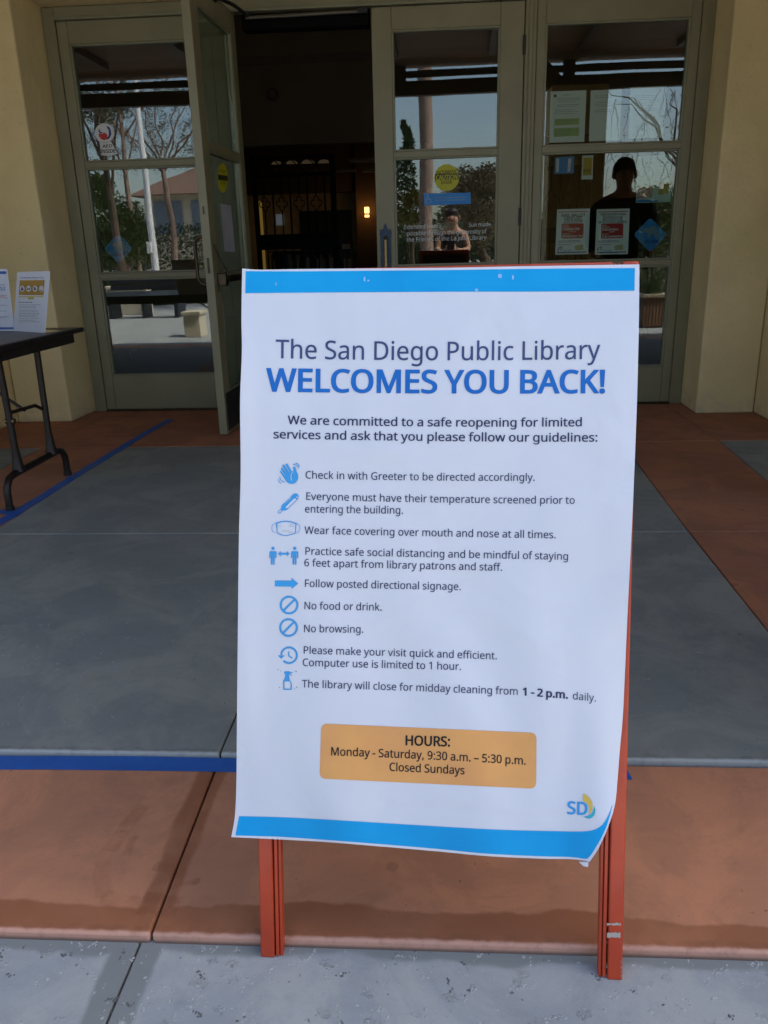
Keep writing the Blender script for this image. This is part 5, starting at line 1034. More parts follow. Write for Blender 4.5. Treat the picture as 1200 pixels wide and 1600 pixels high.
box('apron', (tx1-.045, 2.94, TZ-.068), (tx1-.020, 3.79, TZ-.0135), EDGE, tb_, .003); box('apron', (-3.3, 2.94, TZ-.068), (tx1-.046, 2.965, TZ-.0135), EDGE, tb_, .003); box('apron', (-3.3, 3.765, TZ-.068), (tx1-.046, 3.79, TZ-.0135), EDGE, tb_, .003)
LX = -1.776
def legpt(px, py, dx=0): 
    p = at_plane(px, py, Vector((LX+dx, 0, 0)), Vector((1, 0, 0))); return p
def table_legs(parent, dx):
    yA, yB, yC, yD = 3.085, 3.205, 3.515, 3.640
    X = LX+dx
    f = MB().tube([(X, yA, .002), (X, yA, .07), (X, yA+.006, .10), (X, yA+.03, .128), (X, yA+.07, .137), (X, yD-.07, .137), (X, yD-.03, .128), (X, yD-.006, .10), (X, yD, .07), (X, yD, .002)], .0155, 12).build('foot_frame', STEEL, parent)
    for y, yt in ((yB, yB-.012), (yC, yC+.012)):
        MB().tube([(X, y, .14), (X, y, .17), (X, y, .24), (X, yt, TZ-.055)], [.030, .022, .0145, .0145], 12).build('leg', STEEL, parent)
    MB().tube([(X, yB, .36), (X-.012, yB+.02, .385), (X-.012, yC-.06, .375), (X-.006, yC-.012, .35)], .008, 8).build('cross_brace', STEEL, parent)
    MB().disc((X-.02, yB, .355), (1, 0, 0), .012, .04, 12).build('bolt', BRASS, parent)
    MB().tube([(X-.01, 3.36, .37), (X-.25, 3.36, .55), (X-.42, 3.36, TZ-.02)] if dx == 0 else [(X+.01, 3.36, .37), (X+.25, 3.36, .55), (X+.42, 3.36, TZ-.02)], .007, 8).build('folding_brace', STEEL, parent)
table_legs(tb_, 0); table_legs(tb_, -1.45)
for y in (3.085, 3.64):
    MB().disc((LX, y, 0.0), (0, 0, 1), .0185, .02, 12).build('rubber_foot', BLACKM, tb_)
ACR = glass_mat('acrylic', 1.49, tint=(.95, .96, .98), wob=0)
def stand(P, label, fill_, z=TZ+.001):
    bl, br = at_floor(*P[3], z), at_floor(*P[2], z)
    ux = (br-bl).normalized(); back = Vector((-ux.y, ux.x, 0)); upv = Vector((0, 0, 1))*.985+back*.17; n = ux.cross(upv).normalized()
    S = lambda o: (lambda px, py: at_plane(px, py, bl+n*o, n))
    t = thing('paper_stand', tuple((bl+br)/2), label, 'notice')
    q = [S(0)(*p) for p in P]; b = [v-n*.0006 for v in q]
    MB().add(q+b, [(0, 1, 2, 3), (7, 6, 5, 4), (0, 4, 5, 1), (1, 5, 6, 2), (2, 6, 7, 3), (3, 7, 4, 0)]).build('paper', PAPER, t, smooth=False)
    q = [v+n*.0035 for v in q]; b = [v-n*.0015 for v in q]
    MB().add(q+b, [(0, 1, 2, 3), (7, 6, 5, 4), (0, 4, 5, 1), (1, 5, 6, 2), (2, 6, 7, 3), (3, 7, 4, 0)]).build('clear_cover', ACR, t, smooth=False)
    bk = [bl-n*.002, br-n*.002, br-n*.09, bl-n*.09]; bk = [Vector((v.x, v.y, z)) for v in bk]
    MB().add(bk+[v+Vector((0, 0, .002)) for v in bk], [(3, 2, 1, 0), (4, 5, 6, 7), (0, 1, 5, 4), (1, 2, 6, 5), (2, 3, 7, 6), (3, 0, 4, 7)]).build('base_plate', ACR, t, smooth=False)
    fill_(t, S(.0004), S(.0008), S(.0012))
def f1(t, A, B, C):
    KP = 1200/130; Zp = lambda P: zpx(0, 410, KP, P)
    print_text('heading', 'Contactless Drop-in Hub', (32, 435), (68, 434.8), 2.2, A, BLUEH, t, .08)
    print_loops('amber_block', [Zp([(285, 258), (645, 255), (628, 475), (270, 470)])], A, mat('amber_print', (.46, .25, .03), .5), t)
    print_loops('white_disc', [circ((cx/KP, 410+cy/KP), 3.6, 18, 4.9) for cx, cy in ((320, 378), (413, 378), (504, 378), (596, 378))], B, WHITES, t)
    print_loops('picture_mark', [Zp([(300, 385), (318, 345), (338, 385), (335, 405), (300, 405)]), Zp([(390, 375), (435, 372), (437, 392), (388, 394)]), Zp([(485, 350), (505, 360), (522, 395), (490, 405)]), Zp([(582, 398), (605, 396), (603, 410), (583, 410)])], C, DEEPBL, t)
    print_loops('yellow_rule', [Zp([(268, 490), (625, 488), (625, 502), (267, 504)]), Zp([(405, 505), (490, 505), (485, 532), (400, 532)])], A, mat('yellow_print', (.55, .48, .02), .5), t)
    lines(t, A, 29, 50, [472.5], 1.0, INK, .0, slope=-.01, seed=3)
    lines(t, A, 29.5, 67, [476.3, 478.7, 481, 484.8, 487.4, 490, 492.4, 494.6, 498, 500.6, 503], .75, INKG, .35, slope=-.01, dx=-.02, seed=4)
def f2(t, A, B, C):
    print_loops('blue_bar', [[(-30, 424.2), (9.6, 423.8), (10, 428.2), (-30, 428.6)], [(-24, 511.5), (21, 511.2), (21.5, 514.6), (-24, 515)]], A, BLUEH, t)
    print_text('heading', 'PROTOCOLS', (-24, 454.2), (8.3, 453.8), 5.6, A, BLUEH, t, .06); print_text('heading', 'Reference', (-8, 446.2), (7, 446), 2.4, A, INK, t)
    lines(t, A, -24, 12, [461.5, 463.5, 465.5], .7, REDI, .2, slope=0, seed=8); lines(t, A, -22, 14, [477, 486, 494.6, 496.6], .8, INKG, .2, slope=0, dx=.05, seed=9)
stand([(27, 425.2), (78.2, 423.6), (70.4, 520.3), (20.5, 517.2)], 'upright white leaflet with an amber picture block standing on the folding table', f1)
stand([(-40, 420.5), (11, 420), (22.6, 517.4), (-28, 516)], 'upright white leaflet with blue bars cut off by the left edge, on the table', f2)

# ------------------------------------------------------------------ crumbs of broken concrete lying in the pits of the pavement
def crumbs(name, x0, x1, y0, y1, z, n, m, label, seed, size=1.0, spread=.007):
    r = random.Random(seed); b = MB()
    for _ in range(n):
        cx, cy = r.uniform(x0, x1), r.uniform(y0, y1); k = r.choice((1, 2, 4, 7, 10, 13)); a = r.uniform(0, pi); el = r.uniform(.4, 1)
        for _k in range(k):
            u, v_ = r.gauss(0, spread), r.gauss(0, spread*el*.6); px_, py_ = cx+u*cos(a)-v_*sin(a), cy+u*sin(a)+v_*cos(a)
            if not (y0-.01 < py_ < y1+.004): continue
            s_ = r.uniform(.0009, .0026)*size; h = s_*r.uniform(.35, .9); t0 = r.uniform(0, 6.3); q = r.randint(4, 5); st_ = r.uniform(1, 2.0)
            ring = [Vector((px_+cos(a)*s_*st_*cos(t0+2*pi*j/q)-sin(a)*s_*sin(t0+2*pi*j/q), py_+sin(a)*s_*st_*cos(t0+2*pi*j/q)+cos(a)*s_*sin(t0+2*pi*j/q), z-.0004)) for j in range(q)]
            top = Vector((px_+r.uniform(-.3, .3)*s_, py_+r.uniform(-.3, .3)*s_, z+h)); n0 = len(b.v)
            b.v += ring+[top]; b.f += [(n0+j, n0+(j+1) % q, n0+q) for j in range(q)]
    o = b.build(name, m, smooth=False); return tag(o, label, 'grit', kind='stuff')
crumbs('grit', -.75, .56, .80, .978, -.045, 300, mat('grit_pale', (.44, .44, .415), .9, (.30, .30, .285), 160), 'pale crumbs of broken concrete on the pavement', 51, 1.0, .006)
crumbs('grit', -.75, .56, .80, .978, -.0449, 45, mat('grit_dark', (.13, .125, .12), .9), 'dark grains in the pits of the pavement', 52, 1.0, .006)
crumbs('grit', -1.6, 1.2, 1.45, 2.2, 0.0, 650, mat('grit_grey', (.30, .30, .29), .9, (.16, .16, .15), 90), 'fine grains on the front of the grey slabs', 53, 1.0, .008)
# ------------------------------------------------------------------ inside the library
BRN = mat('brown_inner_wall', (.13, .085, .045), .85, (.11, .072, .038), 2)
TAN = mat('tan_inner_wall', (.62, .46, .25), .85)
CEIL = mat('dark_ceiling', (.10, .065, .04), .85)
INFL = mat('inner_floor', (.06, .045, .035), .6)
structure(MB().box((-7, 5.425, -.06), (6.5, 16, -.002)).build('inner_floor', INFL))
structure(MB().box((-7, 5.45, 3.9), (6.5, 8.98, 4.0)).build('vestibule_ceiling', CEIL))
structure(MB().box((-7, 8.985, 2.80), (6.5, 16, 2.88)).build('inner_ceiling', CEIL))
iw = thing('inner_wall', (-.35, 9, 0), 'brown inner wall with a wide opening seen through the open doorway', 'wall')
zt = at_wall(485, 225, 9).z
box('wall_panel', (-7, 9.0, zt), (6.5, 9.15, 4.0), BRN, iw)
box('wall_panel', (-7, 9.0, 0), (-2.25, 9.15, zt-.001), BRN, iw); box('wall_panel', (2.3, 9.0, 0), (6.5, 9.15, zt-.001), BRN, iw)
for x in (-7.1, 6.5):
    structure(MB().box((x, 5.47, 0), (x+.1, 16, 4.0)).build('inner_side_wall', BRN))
spk = thing('round_speaker', tuple(at_wall(426, 148, 8.99)), 'small round black speaker high on the brown inner wall', 'speaker')
MB().disc(at_wall(426, 148, 8.998), (0, -1, 0), .055, .03, 20).build('ring', BLACKM, spk); MB().disc(at_wall(426, 148, 8.966), (0, -1, 0), .042, .012, 20).build('grille', CEIL, spk)
# iron gates with quatrefoils
IRON = mat('wrought_iron', (.006, .006, .006), .85, spec=.1)
GY = 9.3
def gate(x0, x1, label, qx):
    A = lambda px, py: at_wall(px, py, GY)
    t = thing('iron_gate', tuple(Vector((A((x0+x1)/2, 400).x, GY, 0))), label, 'gate', 'iron gates inside the library')
    X0, X1 = A(x0, 330).x, A(x1, 330).x; zq = A((x0+x1)/2, 318 if x0 < 700 else 309).z; zr = A((x0+x1)/2, 273 if x0 < 700 else 262).z; ztp = A((x0+x1)/2, 243 if x0 < 700 else 233).z; zl = A((x0+x1)/2, 376 if x0 < 700 else 366).z
    box('stile', (X0-.025, GY-.02, .02), (X0+.025, GY+.02, ztp), IRON, t); box('stile', (X1-.03, GY-.02, .02), (X1+.03, GY+.02, ztp), IRON, t)
    box('rail', (X0+.026, GY-.015, zr-.02), (X1-.031, GY+.015, zr+.02), IRON, t); box('rail', (X0+.026, GY-.015, ztp-.025), (X1-.031, GY+.015, ztp), IRON, t)
    box('lock_rail', (X0+.026, GY-.015, zl-.09), (X1-.031, GY+.015, zl+.07), IRON, t); box('rail', (X0+.026, GY-.015, .06), (X1-.031, GY+.015, .10), IRON, t)
    sp = .0935; n = int((X1-X0)/sp); sp = (X1-X0)/n
    for i in range(1, n):
        x = X0+i*sp
        if i % 2 == 1:
            for a, b_ in ((zl+.071, zq-.075), (zq+.075, zr-.021)): MB().tube([(x, GY, a), (x, GY, b_)], .007, 6).build('bar', IRON, t)
            q = MB()
            for k in range(4):
                c = Vector((x+.034*cos(k*pi/2), GY, zq+.042*sin(k*pi/2))); a0 = k*pi/2-2.2
                q.tube([c+Vector((.026*cos(a0+4.4*j/10), 0, .030*sin(a0+4.4*j/10))) for j in range(11)], .0055, 5)
            q.build('quatrefoil', IRON, t)
        else: MB().tube([(x, GY, zl+.071), (x, GY, zr-.021)], .010, 6).build('bar', IRON, t)
        MB().tube([(x, GY, .101), (x, GY, zl-.091)], .008, 6).build('bar', IRON, t)
        if i % 2 == 1:
            s_ = MB()
            for sg_ in (-1, 1): s_.tube([(x+sg_*sp*(1-.9*sin(pi*j/8)), GY, zr+.021+(ztp-zr-.046)*j/8) for j in range(9)], .006, 5)
            s_.build('scroll', IRON, t)
gate(401, 522, 'left wrought-iron gate with quatrefoils, seen through the open doorway', None)
gate(846, 916, 'right wrought-iron gate with quatrefoils, seen through the right panel', None)
# far room
fw = thing('far_wall', (-1, 15, 0), 'tan far wall of the dim reading room with dark doorways', 'wall')
FY = 14.0
A = lambda px, py, Y=FY: at_wall(px, py, Y)
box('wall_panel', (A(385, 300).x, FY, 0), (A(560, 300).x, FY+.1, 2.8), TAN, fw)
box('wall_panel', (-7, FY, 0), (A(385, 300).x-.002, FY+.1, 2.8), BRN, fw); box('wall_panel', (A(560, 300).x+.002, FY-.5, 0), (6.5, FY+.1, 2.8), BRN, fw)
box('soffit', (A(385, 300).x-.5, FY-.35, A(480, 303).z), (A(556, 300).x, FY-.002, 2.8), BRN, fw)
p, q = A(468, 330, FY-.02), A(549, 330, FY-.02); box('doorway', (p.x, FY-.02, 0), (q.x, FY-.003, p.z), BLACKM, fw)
arcw = [(424, 440), (447, 465), (471, 491), (497, 515)]
LIT = mat('lit_shade', (.30, .22, .12), .7, emit=(1, .72, .40), estr=.012)
for i, (a, b_) in enumerate(arcw):
    y = 256.5-1.6*i*.4; p, q = A(a, y, 12.6), A(b_, y, 12.6); r = (q.x-p.x)/2; c = (p+q)/2
    pts = [(c.x+r*cos(pi*k/12), c.z+r*.55*sin(pi*k/12)) for k in range(13)]
    o = MB().add([(x, 12.6, z) for x, z in pts]+[(x, 12.64, z) for x, z in pts], [tuple(range(13)), tuple(range(25, 12, -1))]+[(k, 13+k, 14+k, k+1) for k in range(12)]+[(12, 25, 13, 0)]).build('lamp_shade', LIT)
    tag(o, ('leftmost', 'second from the left', 'third from the left', 'rightmost')[i]+' of the four dim arched lamps above the iron gate', 'lamp', 'row of dim arched lamps above the gate')
for i, (x0, x1, y0, y1) in enumerate(((545, 588, 247.5, 251), (518, 545, 264.5, 266.5), (566, 588, 264, 267))):
    p, q = A(x0, y0, 11+i*.6), A(x1, y1, 11+i*.6)
    o = box('ceiling_beam', (p.x, p.y, q.z), (q.x+.1, p.y+.2, p.z), mat('beam_cream', (.30, .25, .18), .8)); tag(o, ('pale ceiling beam nearest the closed door', 'thin pale beam right of the gate', 'small pale beam beside the closed door')[i], 'beam')
# wall sconce (lit)
FLAME = mat('sconce_glass', (.9, .6, .3), .4, emit=(1, .42, .12), estr=1.4)
sc = thing('wall_sconce', tuple(A(573.5, 340, 13.45)), 'glowing amber wall sconce in the dim room beyond the doorway', 'lamp')
p, q = A(570, 324, 13.44), A(577, 333.3, 13.44); box('shade', (p.x, 13.36, q.z), (q.x, 13.44, p.z), FLAME, sc)
p2, q2 = A(570.5, 336, 13.44), A(577, 339.3, 13.44); box('shade', (p2.x, 13.36, q2.z), (q2.x, 13.44, p2.z), FLAME, sc)
box('bracket', (p.x-.03, 13.33, q.z-.022), (q.x+.03, 13.45, q.z-.003), BLACKM, sc)
ld = bpy.data.lights.new('sconce_light', 'POINT'); ld.energy = .28; ld.color = (1, .55, .22); ld.shadow_soft_size = .06
lo = bpy.data.objects.new('sconce_light', ld); COL.objects.link(lo); lo.location = ((p.x+q.x)/2, 13.22, (p.z+q.z)/2)
# bookshelf, books, box on a counter
bs = thing('bookshelf', tuple(Vector((A(480, 420, 12.8).x, 12.8, 0))), 'low dark bookshelf full of books beyond the gate', 'bookshelf')
xa, xb = A(425, 395, 12.8).x, A(552, 395, 12.8).x; zb = A(480, 391, 12.8).z
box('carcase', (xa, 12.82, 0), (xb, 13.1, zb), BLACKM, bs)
for z in (zb-.02, zb-.36, zb-.70): box('shelf', (xa, 12.56, z), (xb, 12.819, z+.02), WOODDARK, bs)
rb = random.Random(8); BC = [mat('book_'+n, c, .7) for n, c in (('tan', (.35, .27, .17)), ('brown', (.14, .08, .05)), ('grey', (.22, .22, .22)), ('red', (.22, .05, .04)), ('cream', (.45, .42, .35)), ('blue', (.05, .08, .14)))]
for z in (zb-.34, zb-.68):
    x = xa+.02
    while x < xb-.06:
        w_ = rb.uniform(.022, .055); h = rb.uniform(.20, .29); o = box('book', (x, 12.60, z), (x+w_-.002, 12.80, z+h), (bm_ := rb.choice(BC))); tag(o, bm_.name[5:]+' upright book on the low shelf beyond the gate', 'book', 'books on the low shelf beyond the gate'); x += w_ + (rb.random() < .1)*.06
p, q = A(535, 381, 12.7), A(547, 391.5, 12.7); o = box('paper_box', (p.x, 12.62, zb+.001), (q.x, 12.78, p.z), mat('box_cream', (.55, .50, .42), .7), None, .004); tag(o, 'small cream box on top of the low bookshelf', 'box')
yl = box('lit_column', (A(404.5, 340, 13.6).x, 13.6, 0), (A(408.5, 340, 13.6).x, 13.7, A(406, 314, 13.6).z), mat('lit_yellow', (.5, .33, .08), .7, emit=(1, .6, .12), estr=.04)); tag(yl, 'narrow yellow strip left of the gate, its warm light painted as a glow', 'lamp')  # no lamp: warm light on this strip is painted as faint emission
vc = box('wall_screen', (A(431, 336, FY-.05).x, FY-.06, A(436, 352).z), (A(442, 336, FY-.05).x, FY-.01, A(436, 335).z), mat('screen_grey', (.3, .32, .34), .5, emit=(.6, .7, .8), estr=.03)); tag(vc, 'small pale screen glimmering behind the gate bars', 'screen')

# ------------------------------------------------------------------ the plaza behind us, which the panes mirror
BARK = mat('pale_bark', (.30, .21, .17), .9, (.20, .14, .11), 6, .6, 25, bdist=.02)
BARKD = mat('brown_bark', (.11, .075, .05), .95, (.07, .05, .035), 9, .6, 30, bdist=.02)
LEAFS = {n: mat('leaf_'+n, c, .65, c2, 3, lo=.3, hi=.7) for n, c, c2 in (('dark', (.045, .085, .026), (.028, .052, .018)), ('mid', (.10, .15, .04), (.055, .095, .025)), ('olive', (.12, .12, .055), (.08, .075, .04)), ('dry', (.24, .20, .115), (.13, .11, .065)), ('gold', (.20, .17, .04), (.09, .11, .03)))}
pl = slab_group('plaza')
WALKW = concrete_mat('plaza_concrete', (.36, .35, .33), (.30, .295, .28), speck=.2)
MB().add([(-60, -60, -.047), (60, -60, -.047), (60, -7.61, -.047), (-60, -7.61, -.047)], [(0, 1, 2, 3)]).build('paving', WALKW, pl)
for a, b_ in ((-60, -9.01), (9.21, 60)): MB().add([(a, -7.605, -.047), (b_, -7.605, -.047), (b_, 5, -.047), (a, 5, -.047)], [(0, 1, 2, 3)]).build('paving', WALKW, pl)
def leaves(b, c, r, n, s, rnd, hollow=.45, droop=0):
    for _ in range(n):
        while True:
            d = Vector((rnd.uniform(-1, 1), rnd.uniform(-1, 1), rnd.uniform(-1, 1)))
            if .05 < d.length < 1: break
        k = hollow+(1-hollow)*rnd.random(); d = d.normalized()*k
        p = Vector((c[0]+d.x*r[0], c[1]+d.y*r[1], c[2]+d.z*r[2]))
        a = Vector((rnd.uniform(-1, 1), rnd.uniform(-1, 1), rnd.uniform(-.6, .6)-droop)).normalized()*s*rnd.uniform(.6, 1.3); e = a.orthogonal().normalized()*s*rnd.uniform(.25, .5)
        b.v += [p-a, p+e, p+a, p-e]; i = len(b.v); b.f.append((i-4, i-3, i-2, i-1))
def tree(label, base, h, trunk_r, crown, leafm, bark=BARKD, n=2600, s=.09, seed=0, lean=(0, 0), clumps=14, name='broadleaf_tree', limbs=5):
    r = random.Random(seed); t = thing(name, base, label, 'tree')
    b0 = Vector(base); cx, cy, cz, rx, ry, rz = crown
    top = Vector((base[0]+lean[0], base[1]+lean[1], h)); pts = [b0.lerp(top, k/6)+Vector((r.uniform(-1, 1), r.uniform(-1, 1), 0))*trunk_r*.7*(k > 0) for k in range(7)]
    MB().tube(pts, [trunk_r*(1.25-.13*k) for k in range(7)], 10).build('trunk', bark, t)
    cc_ = []
    for i in range(clumps):
        d = Vector((r.uniform(-1, 1), r.uniform(-1, 1), r.uniform(-1, 1))); d = d/max(1, d.length)
        cc_.append(Vector((cx+d.x*rx*.75, cy+d.y*ry*.75, cz+d.z*rz*.8)))
    for i in range(limbs):
        e = cc_[i % len(cc_)]; st_ = pts[3+i % 3]; m_ = (st_+e)/2+Vector((0, 0, .2))
        MB().tube([st_, m_, e], [trunk_r*.45, trunk_r*.28, trunk_r*.1], 7).build('limb', bark, t)
    b = MB()
    for c in cc_: leaves(b, c, (rx*.42, ry*.42, rz*.36), n//clumps, s, r)
    b.build('crown', LEAFS[leafm], t, smooth=False); return t
GZ = -.046
def gp(px, L, z=GZ, py=400): p = mirrored(px, py, L); return (p.x, -L, z)
def mz(px, py, L): return mirrored(px, py, L)
# palm trunk in front of the doors
b0 = gp(667, 5.2); tpm = mz(664, 150, 5.2)
pt_ = thing('palm_tree', b0, 'tall palm trunk mirrored in the closed entrance door', 'tree')
r_ = random.Random(3); pts = [Vector((b0[0]+.01*sin(k), b0[1], GZ+k*.35)) for k in range(22)]
MB().tube(pts, [(.15 if k == 0 else .120)+.006*(k % 2) for k in range(22)], 14).build('trunk', BARK, pt_)
cr = MB(); topc = pts[-1]
for i in range(26):
    a = i*2.4; el = r_.uniform(-.5, 1.0)
    for k in range(9):
        u = k/8; p = topc+Vector((cos(a)*1.9*u, sin(a)*1.9*u, el*u*1.3-1.5*u*u))
        for sgn in (-1, 1):
            w_ = Vector((-sin(a), cos(a), -.5))*sgn*.35*(1-u*.6); q = p+Vector((cos(a), sin(a), 0))*.12
            cr.v += [p, q, q+w_]; n0 = len(cr.v); cr.f.append((n0-3, n0-2, n0-1))
cr.build('fronds', LEAFS['mid'], pt_, smooth=False)
# cypress, shaggy tree, hedge, weeping tree and others
c = gp(637, 14); zt_ = mz(637, 192, 14).z
cy_ = thing('cypress_tree', c, 'narrow dark cypress mirrored left of the palm trunk', 'tree'); b = MB(); r_ = random.Random(12)
for k in range(26):
    u = k/25; leaves(b, (c[0]+r_.uniform(-.08, .08), c[1], .3+(zt_-.4)*u), (.46*(1-u**2.2)+.08, .46*(1-u**2.2)+.08, .22), 120, .07, r_, .6)
b.build('crown', LEAFS['dark'], cy_, smooth=False); MB().tube([(c[0], c[1], GZ), (c[0], c[1], 1.2)], [.10, .07], 8).build('trunk', BARKD, cy_)
a, e = mz(680, 300, 12), mz(800, 300, 12); zc = mz(730, 320, 12).z
tree('broad dry olive tree mirrored in the closed door right of the palm', ((a.x+e.x)/2+.3, -12.6, GZ), 2.0, .16, ((a.x+e.x)/2+.1, -12.5, zc, (e.x-a.x)/2, 1.2, (mz(730, 248, 12).z-zc)), 'dry', n=9000, s=.06, seed=5, clumps=26)
tree('small yellowish tree mirrored beside the cypress', gp(646, 10.5), 1.2, .06, (*gp(645, 10.5)[:2], mz(645, 330, 10.5).z, .42, .4, .5), 'gold', n=1600, s=.07, seed=6, clumps=8)
tree('green rounded tree mirrored in the right glazed panel', gp(1000, 9.5), 1.4, .14, (gp(1003, 9.5)[0], -9.5, mz(1000, 350, 9.5).z, 1.7, .9, .80), 'mid', n=6500, s=.075, seed=7, clumps=20)
a, e = mz(140, 350, 12.5), mz(232, 350, 12.5); zc = mz(190, 345, 12.5).z
tree('broad green tree mirrored in the far left panel behind the white pole', ((a.x+e.x)/2, -12.6, GZ), 1.9, .20, ((a.x+e.x)/2-.1, -12.9, zc, (e.x-a.x)/2+.15, .9, mz(190, 268, 12.5).z-zc+.15), 'mid', n=9000, s=.07, seed=9, clumps=26, bark=BARK)
tree('brown-trunked tree mirrored in front of the green tree at far left', gp(188, 11.0), 4.8, .10, (gp(170, 11)[0], -11.0, mz(160, 175, 11).z+.6, 1.6, 1, .9), 'olive', n=1500, s=.06, seed=10, clumps=10, bark=BARKD, lean=(-.2, 0))
tree('pale slender eucalyptus mirrored beside the white pole', gp(213, 13), 6.2, .075, (gp(240, 13)[0], -13, mz(230, 170, 13).z+1, 2.6, 1, 1.2), 'olive', n=1600, s=.06, seed=11, clumps=12, bark=BARK)
# open crown of thin twigs at the upper left and the weeping tree at the right
def twiggy(name, label, base, spread, z0, z1, n, seed, droop, m=BARKD, leafm='olive', lpt=1):
    r = random.Random(seed); t = thing(name, base, label, 'tree'); bx, by, _ = base
    MB().tube([(bx, by, GZ), (bx+.1, by, z0*.5), (bx, by, z0+.4)], [.13, .10, .07], 10).build('trunk', m, t)
    b = MB(); lf = MB()
    for i in range(n):
        x = bx+r.uniform(-spread, spread); z = r.uniform(z0+.5, z1); p = Vector((x, by+r.uniform(-.8, .8), z)); pts = [p]
        dx = r.uniform(-.06, .06)
        for k in range(9):
            p = p+Vector((dx+r.uniform(-.05, .05), r.uniform(-.04, .04), -droop*r.uniform(.08, .16)+(1-droop)*r.uniform(-.1, .12))); pts.append(p)
            leaves(lf, p, (.16, .16, .14), lpt, .032, r)
        b.tube(pts, [.009-.0008*k for k in range(10)], 4, cap=False)
    for i in range(9):
        e = Vector((bx+spread*(i-4)/4*r.uniform(.6, 1), by+r.uniform(-.5, .5), z1-.15*abs(i-4)*r.random())); q = Vector((bx, by, z0+.3)); ps_ = [q]
        for k in range(1, 8): ps_.append(q.lerp(e, k/7)+Vector((r.uniform(-.10, .10), 0, .25*sin(pi*k/7)+r.uniform(-.08, .08))))
        b.tube(ps_, [.035-.004*k for k in range(8)], 6)
    b.build('branches', m, t); lf.build('leaves', LEAFS[leafm], t, smooth=False)
pr = mz(1010, 140, 8.5)
twiggy('weeping_tree', 'weeping tree with bare hanging twigs mirrored in the right panel', (pr.x+.9, -8.5, GZ), 2.6, 2.1, 4.2, 120, 21, .9)
pl_ = mz(165, 200, 9)
twiggy('bare_tree', 'fine-twigged tree mirrored behind the round AED sticker', (pl_.x-.5, -14.5, GZ), 3.2, 3.0, 5.6, 280, 22, .25, m=BARK, lpt=5)
# white pole
pp = mz(247, 455, 10.2); pole = thing('flag_pole', (pp.x, -10.2, GZ), 'white pole mirrored in the far left panel', 'pole')
WPOLE = mat('white_pole', (.75, .75, .76), .35)
MB().tube([(pp.x, -10.2, GZ), (pp.x, -10.2, 3), (pp.x, -10.2, 8)], [.085, .075, .05], 16).build('shaft', WPOLE, pole); MB().disc((pp.x, -10.2, GZ), (0, 0, 1), .14, .06, 18).build('base_collar', WPOLE, pole)
box('cleat_box', (pp.x-.10, -10.12, 1.05), (pp.x-.0, -10.02, 1.32), WPOLE, pole, .005)
# house with tiled hip roof
L_ = 24; h0, h1 = mz(232, 306, L_), mz(330, 306, L_)
ho = thing('plaza_house', ((h0.x+h1.x)/2, -L_-3, GZ), 'low house with a clay tile roof and shuttered windows mirrored in the left panel', 'house')
TILE = mat('clay_tile', (.20, .115, .085), .85, (.13, .08, .06), 14); CRM = mat('cream_wall', (.62, .55, .42), .85); SHT = mat('blue_grey_shutter', (.22, .27, .33), .7)
hz = h0.z; xa, xb = h0.x-.2, h1.x+3
box('wall', (xa, -L_-6, GZ), (xb, -L_, hz), CRM, ho)
rz_ = mz(250, 262, L_+3).z
MB().add([(xa-.5, -L_+.5, hz), (xb+.5, -L_+.5, hz), (xb+.5, -L_-6.5, hz), (xa-.5, -L_-6.5, hz), (xa+1.6, -L_-3, rz_), (xb-1.6, -L_-3, rz_)], [(0, 1, 5, 4), (1, 2, 5), (2, 3, 4, 5), (3, 0, 4), (3, 2, 1, 0)]).build('roof', TILE, ho)
for k in range(4):
    x = xa+.4+k*1.55; z0_, z1_ = mz(260, 366, L_).z, mz(260, 314, L_).z
    wv_ = box('window', (x, -L_, z0_), (x+1.15, -L_+.05, z1_), SHT, ho)
    sl_ = MB()
    for j in range(9): sl_.box((x+.05, -L_+.051, z0_+.08+j*(z1_-z0_-.1)/9), (x+1.10, -L_+.075, z0_+.12+j*(z1_-z0_-.1)/9))
    o = sl_.build('shutter_slats', SHT, wv_); o['kind'] = 'stuff'
# low walls, planters, hedge in front of the trees
def hedge(label, x0, x1, y, z1, leafm, seed, n=5000, dy=.5):
    b = MB(); r = random.Random(seed)
    for _ in range(n):
        p = Vector((r.uniform(x0, x1), y+r.uniform(-dy, dy), r.uniform(GZ, z1+.08*sin(_))))
        a = Vector((r.uniform(-1, 1), r.uniform(-1, 1), r.uniform(-1, 1))).normalized()*.06; e = a.orthogonal().normalized()*.03
        b.v += [p-a, p+e, p+a, p-e]; i = len(b.v); b.f.append((i-4, i-3, i-2, i-1))
    o = b.build('hedge', LEAFS[leafm], smooth=False); tag(o, label, 'hedge')
hedge('clipped low green hedge beyond the dark bench, mirrored at far left', mz(120, 440, 7.5).x, mz(330, 440, 7.5).x, -7.6, mz(200, 434, 7.5).z, 'mid', 31, 6000)
hedge('long tall hedge across the back of the plaza', -16, -3.9, -16.5, 1.9, 'dark', 32, 14000, .8)
hedge('tall dark hedge mirrored behind the palm trunk', -3.6, 7.5, -15.5, 1.35, 'dark', 33, 12000, .8)
hedge('low shrub bank mirrored behind the sandwich board', -3.4, 6.5, -7.9, .55, 'olive', 34, 9000, .5)
def low_wall(label, x0, x1, y, h, m, cap=None):
    t = thing('low_wall', ((x0+x1)/2, y, GZ), label, 'wall'); box('wall_block', (x0, y-.15, GZ), (x1, y+.15, h), m, t, .01); box('coping', (x0-.02, y-.18, h+.001), (x1+.02, y+.18, h+.05), cap or m, t, .01)
NAVY = mat('dark_bench_blue', (.012, .016, .028), .5)
be = thing('plaza_bench', (mz(210, 470, 3.6).x, -3.6, GZ), 'dark slatted bench mirrored low in the far left panel', 'bench')
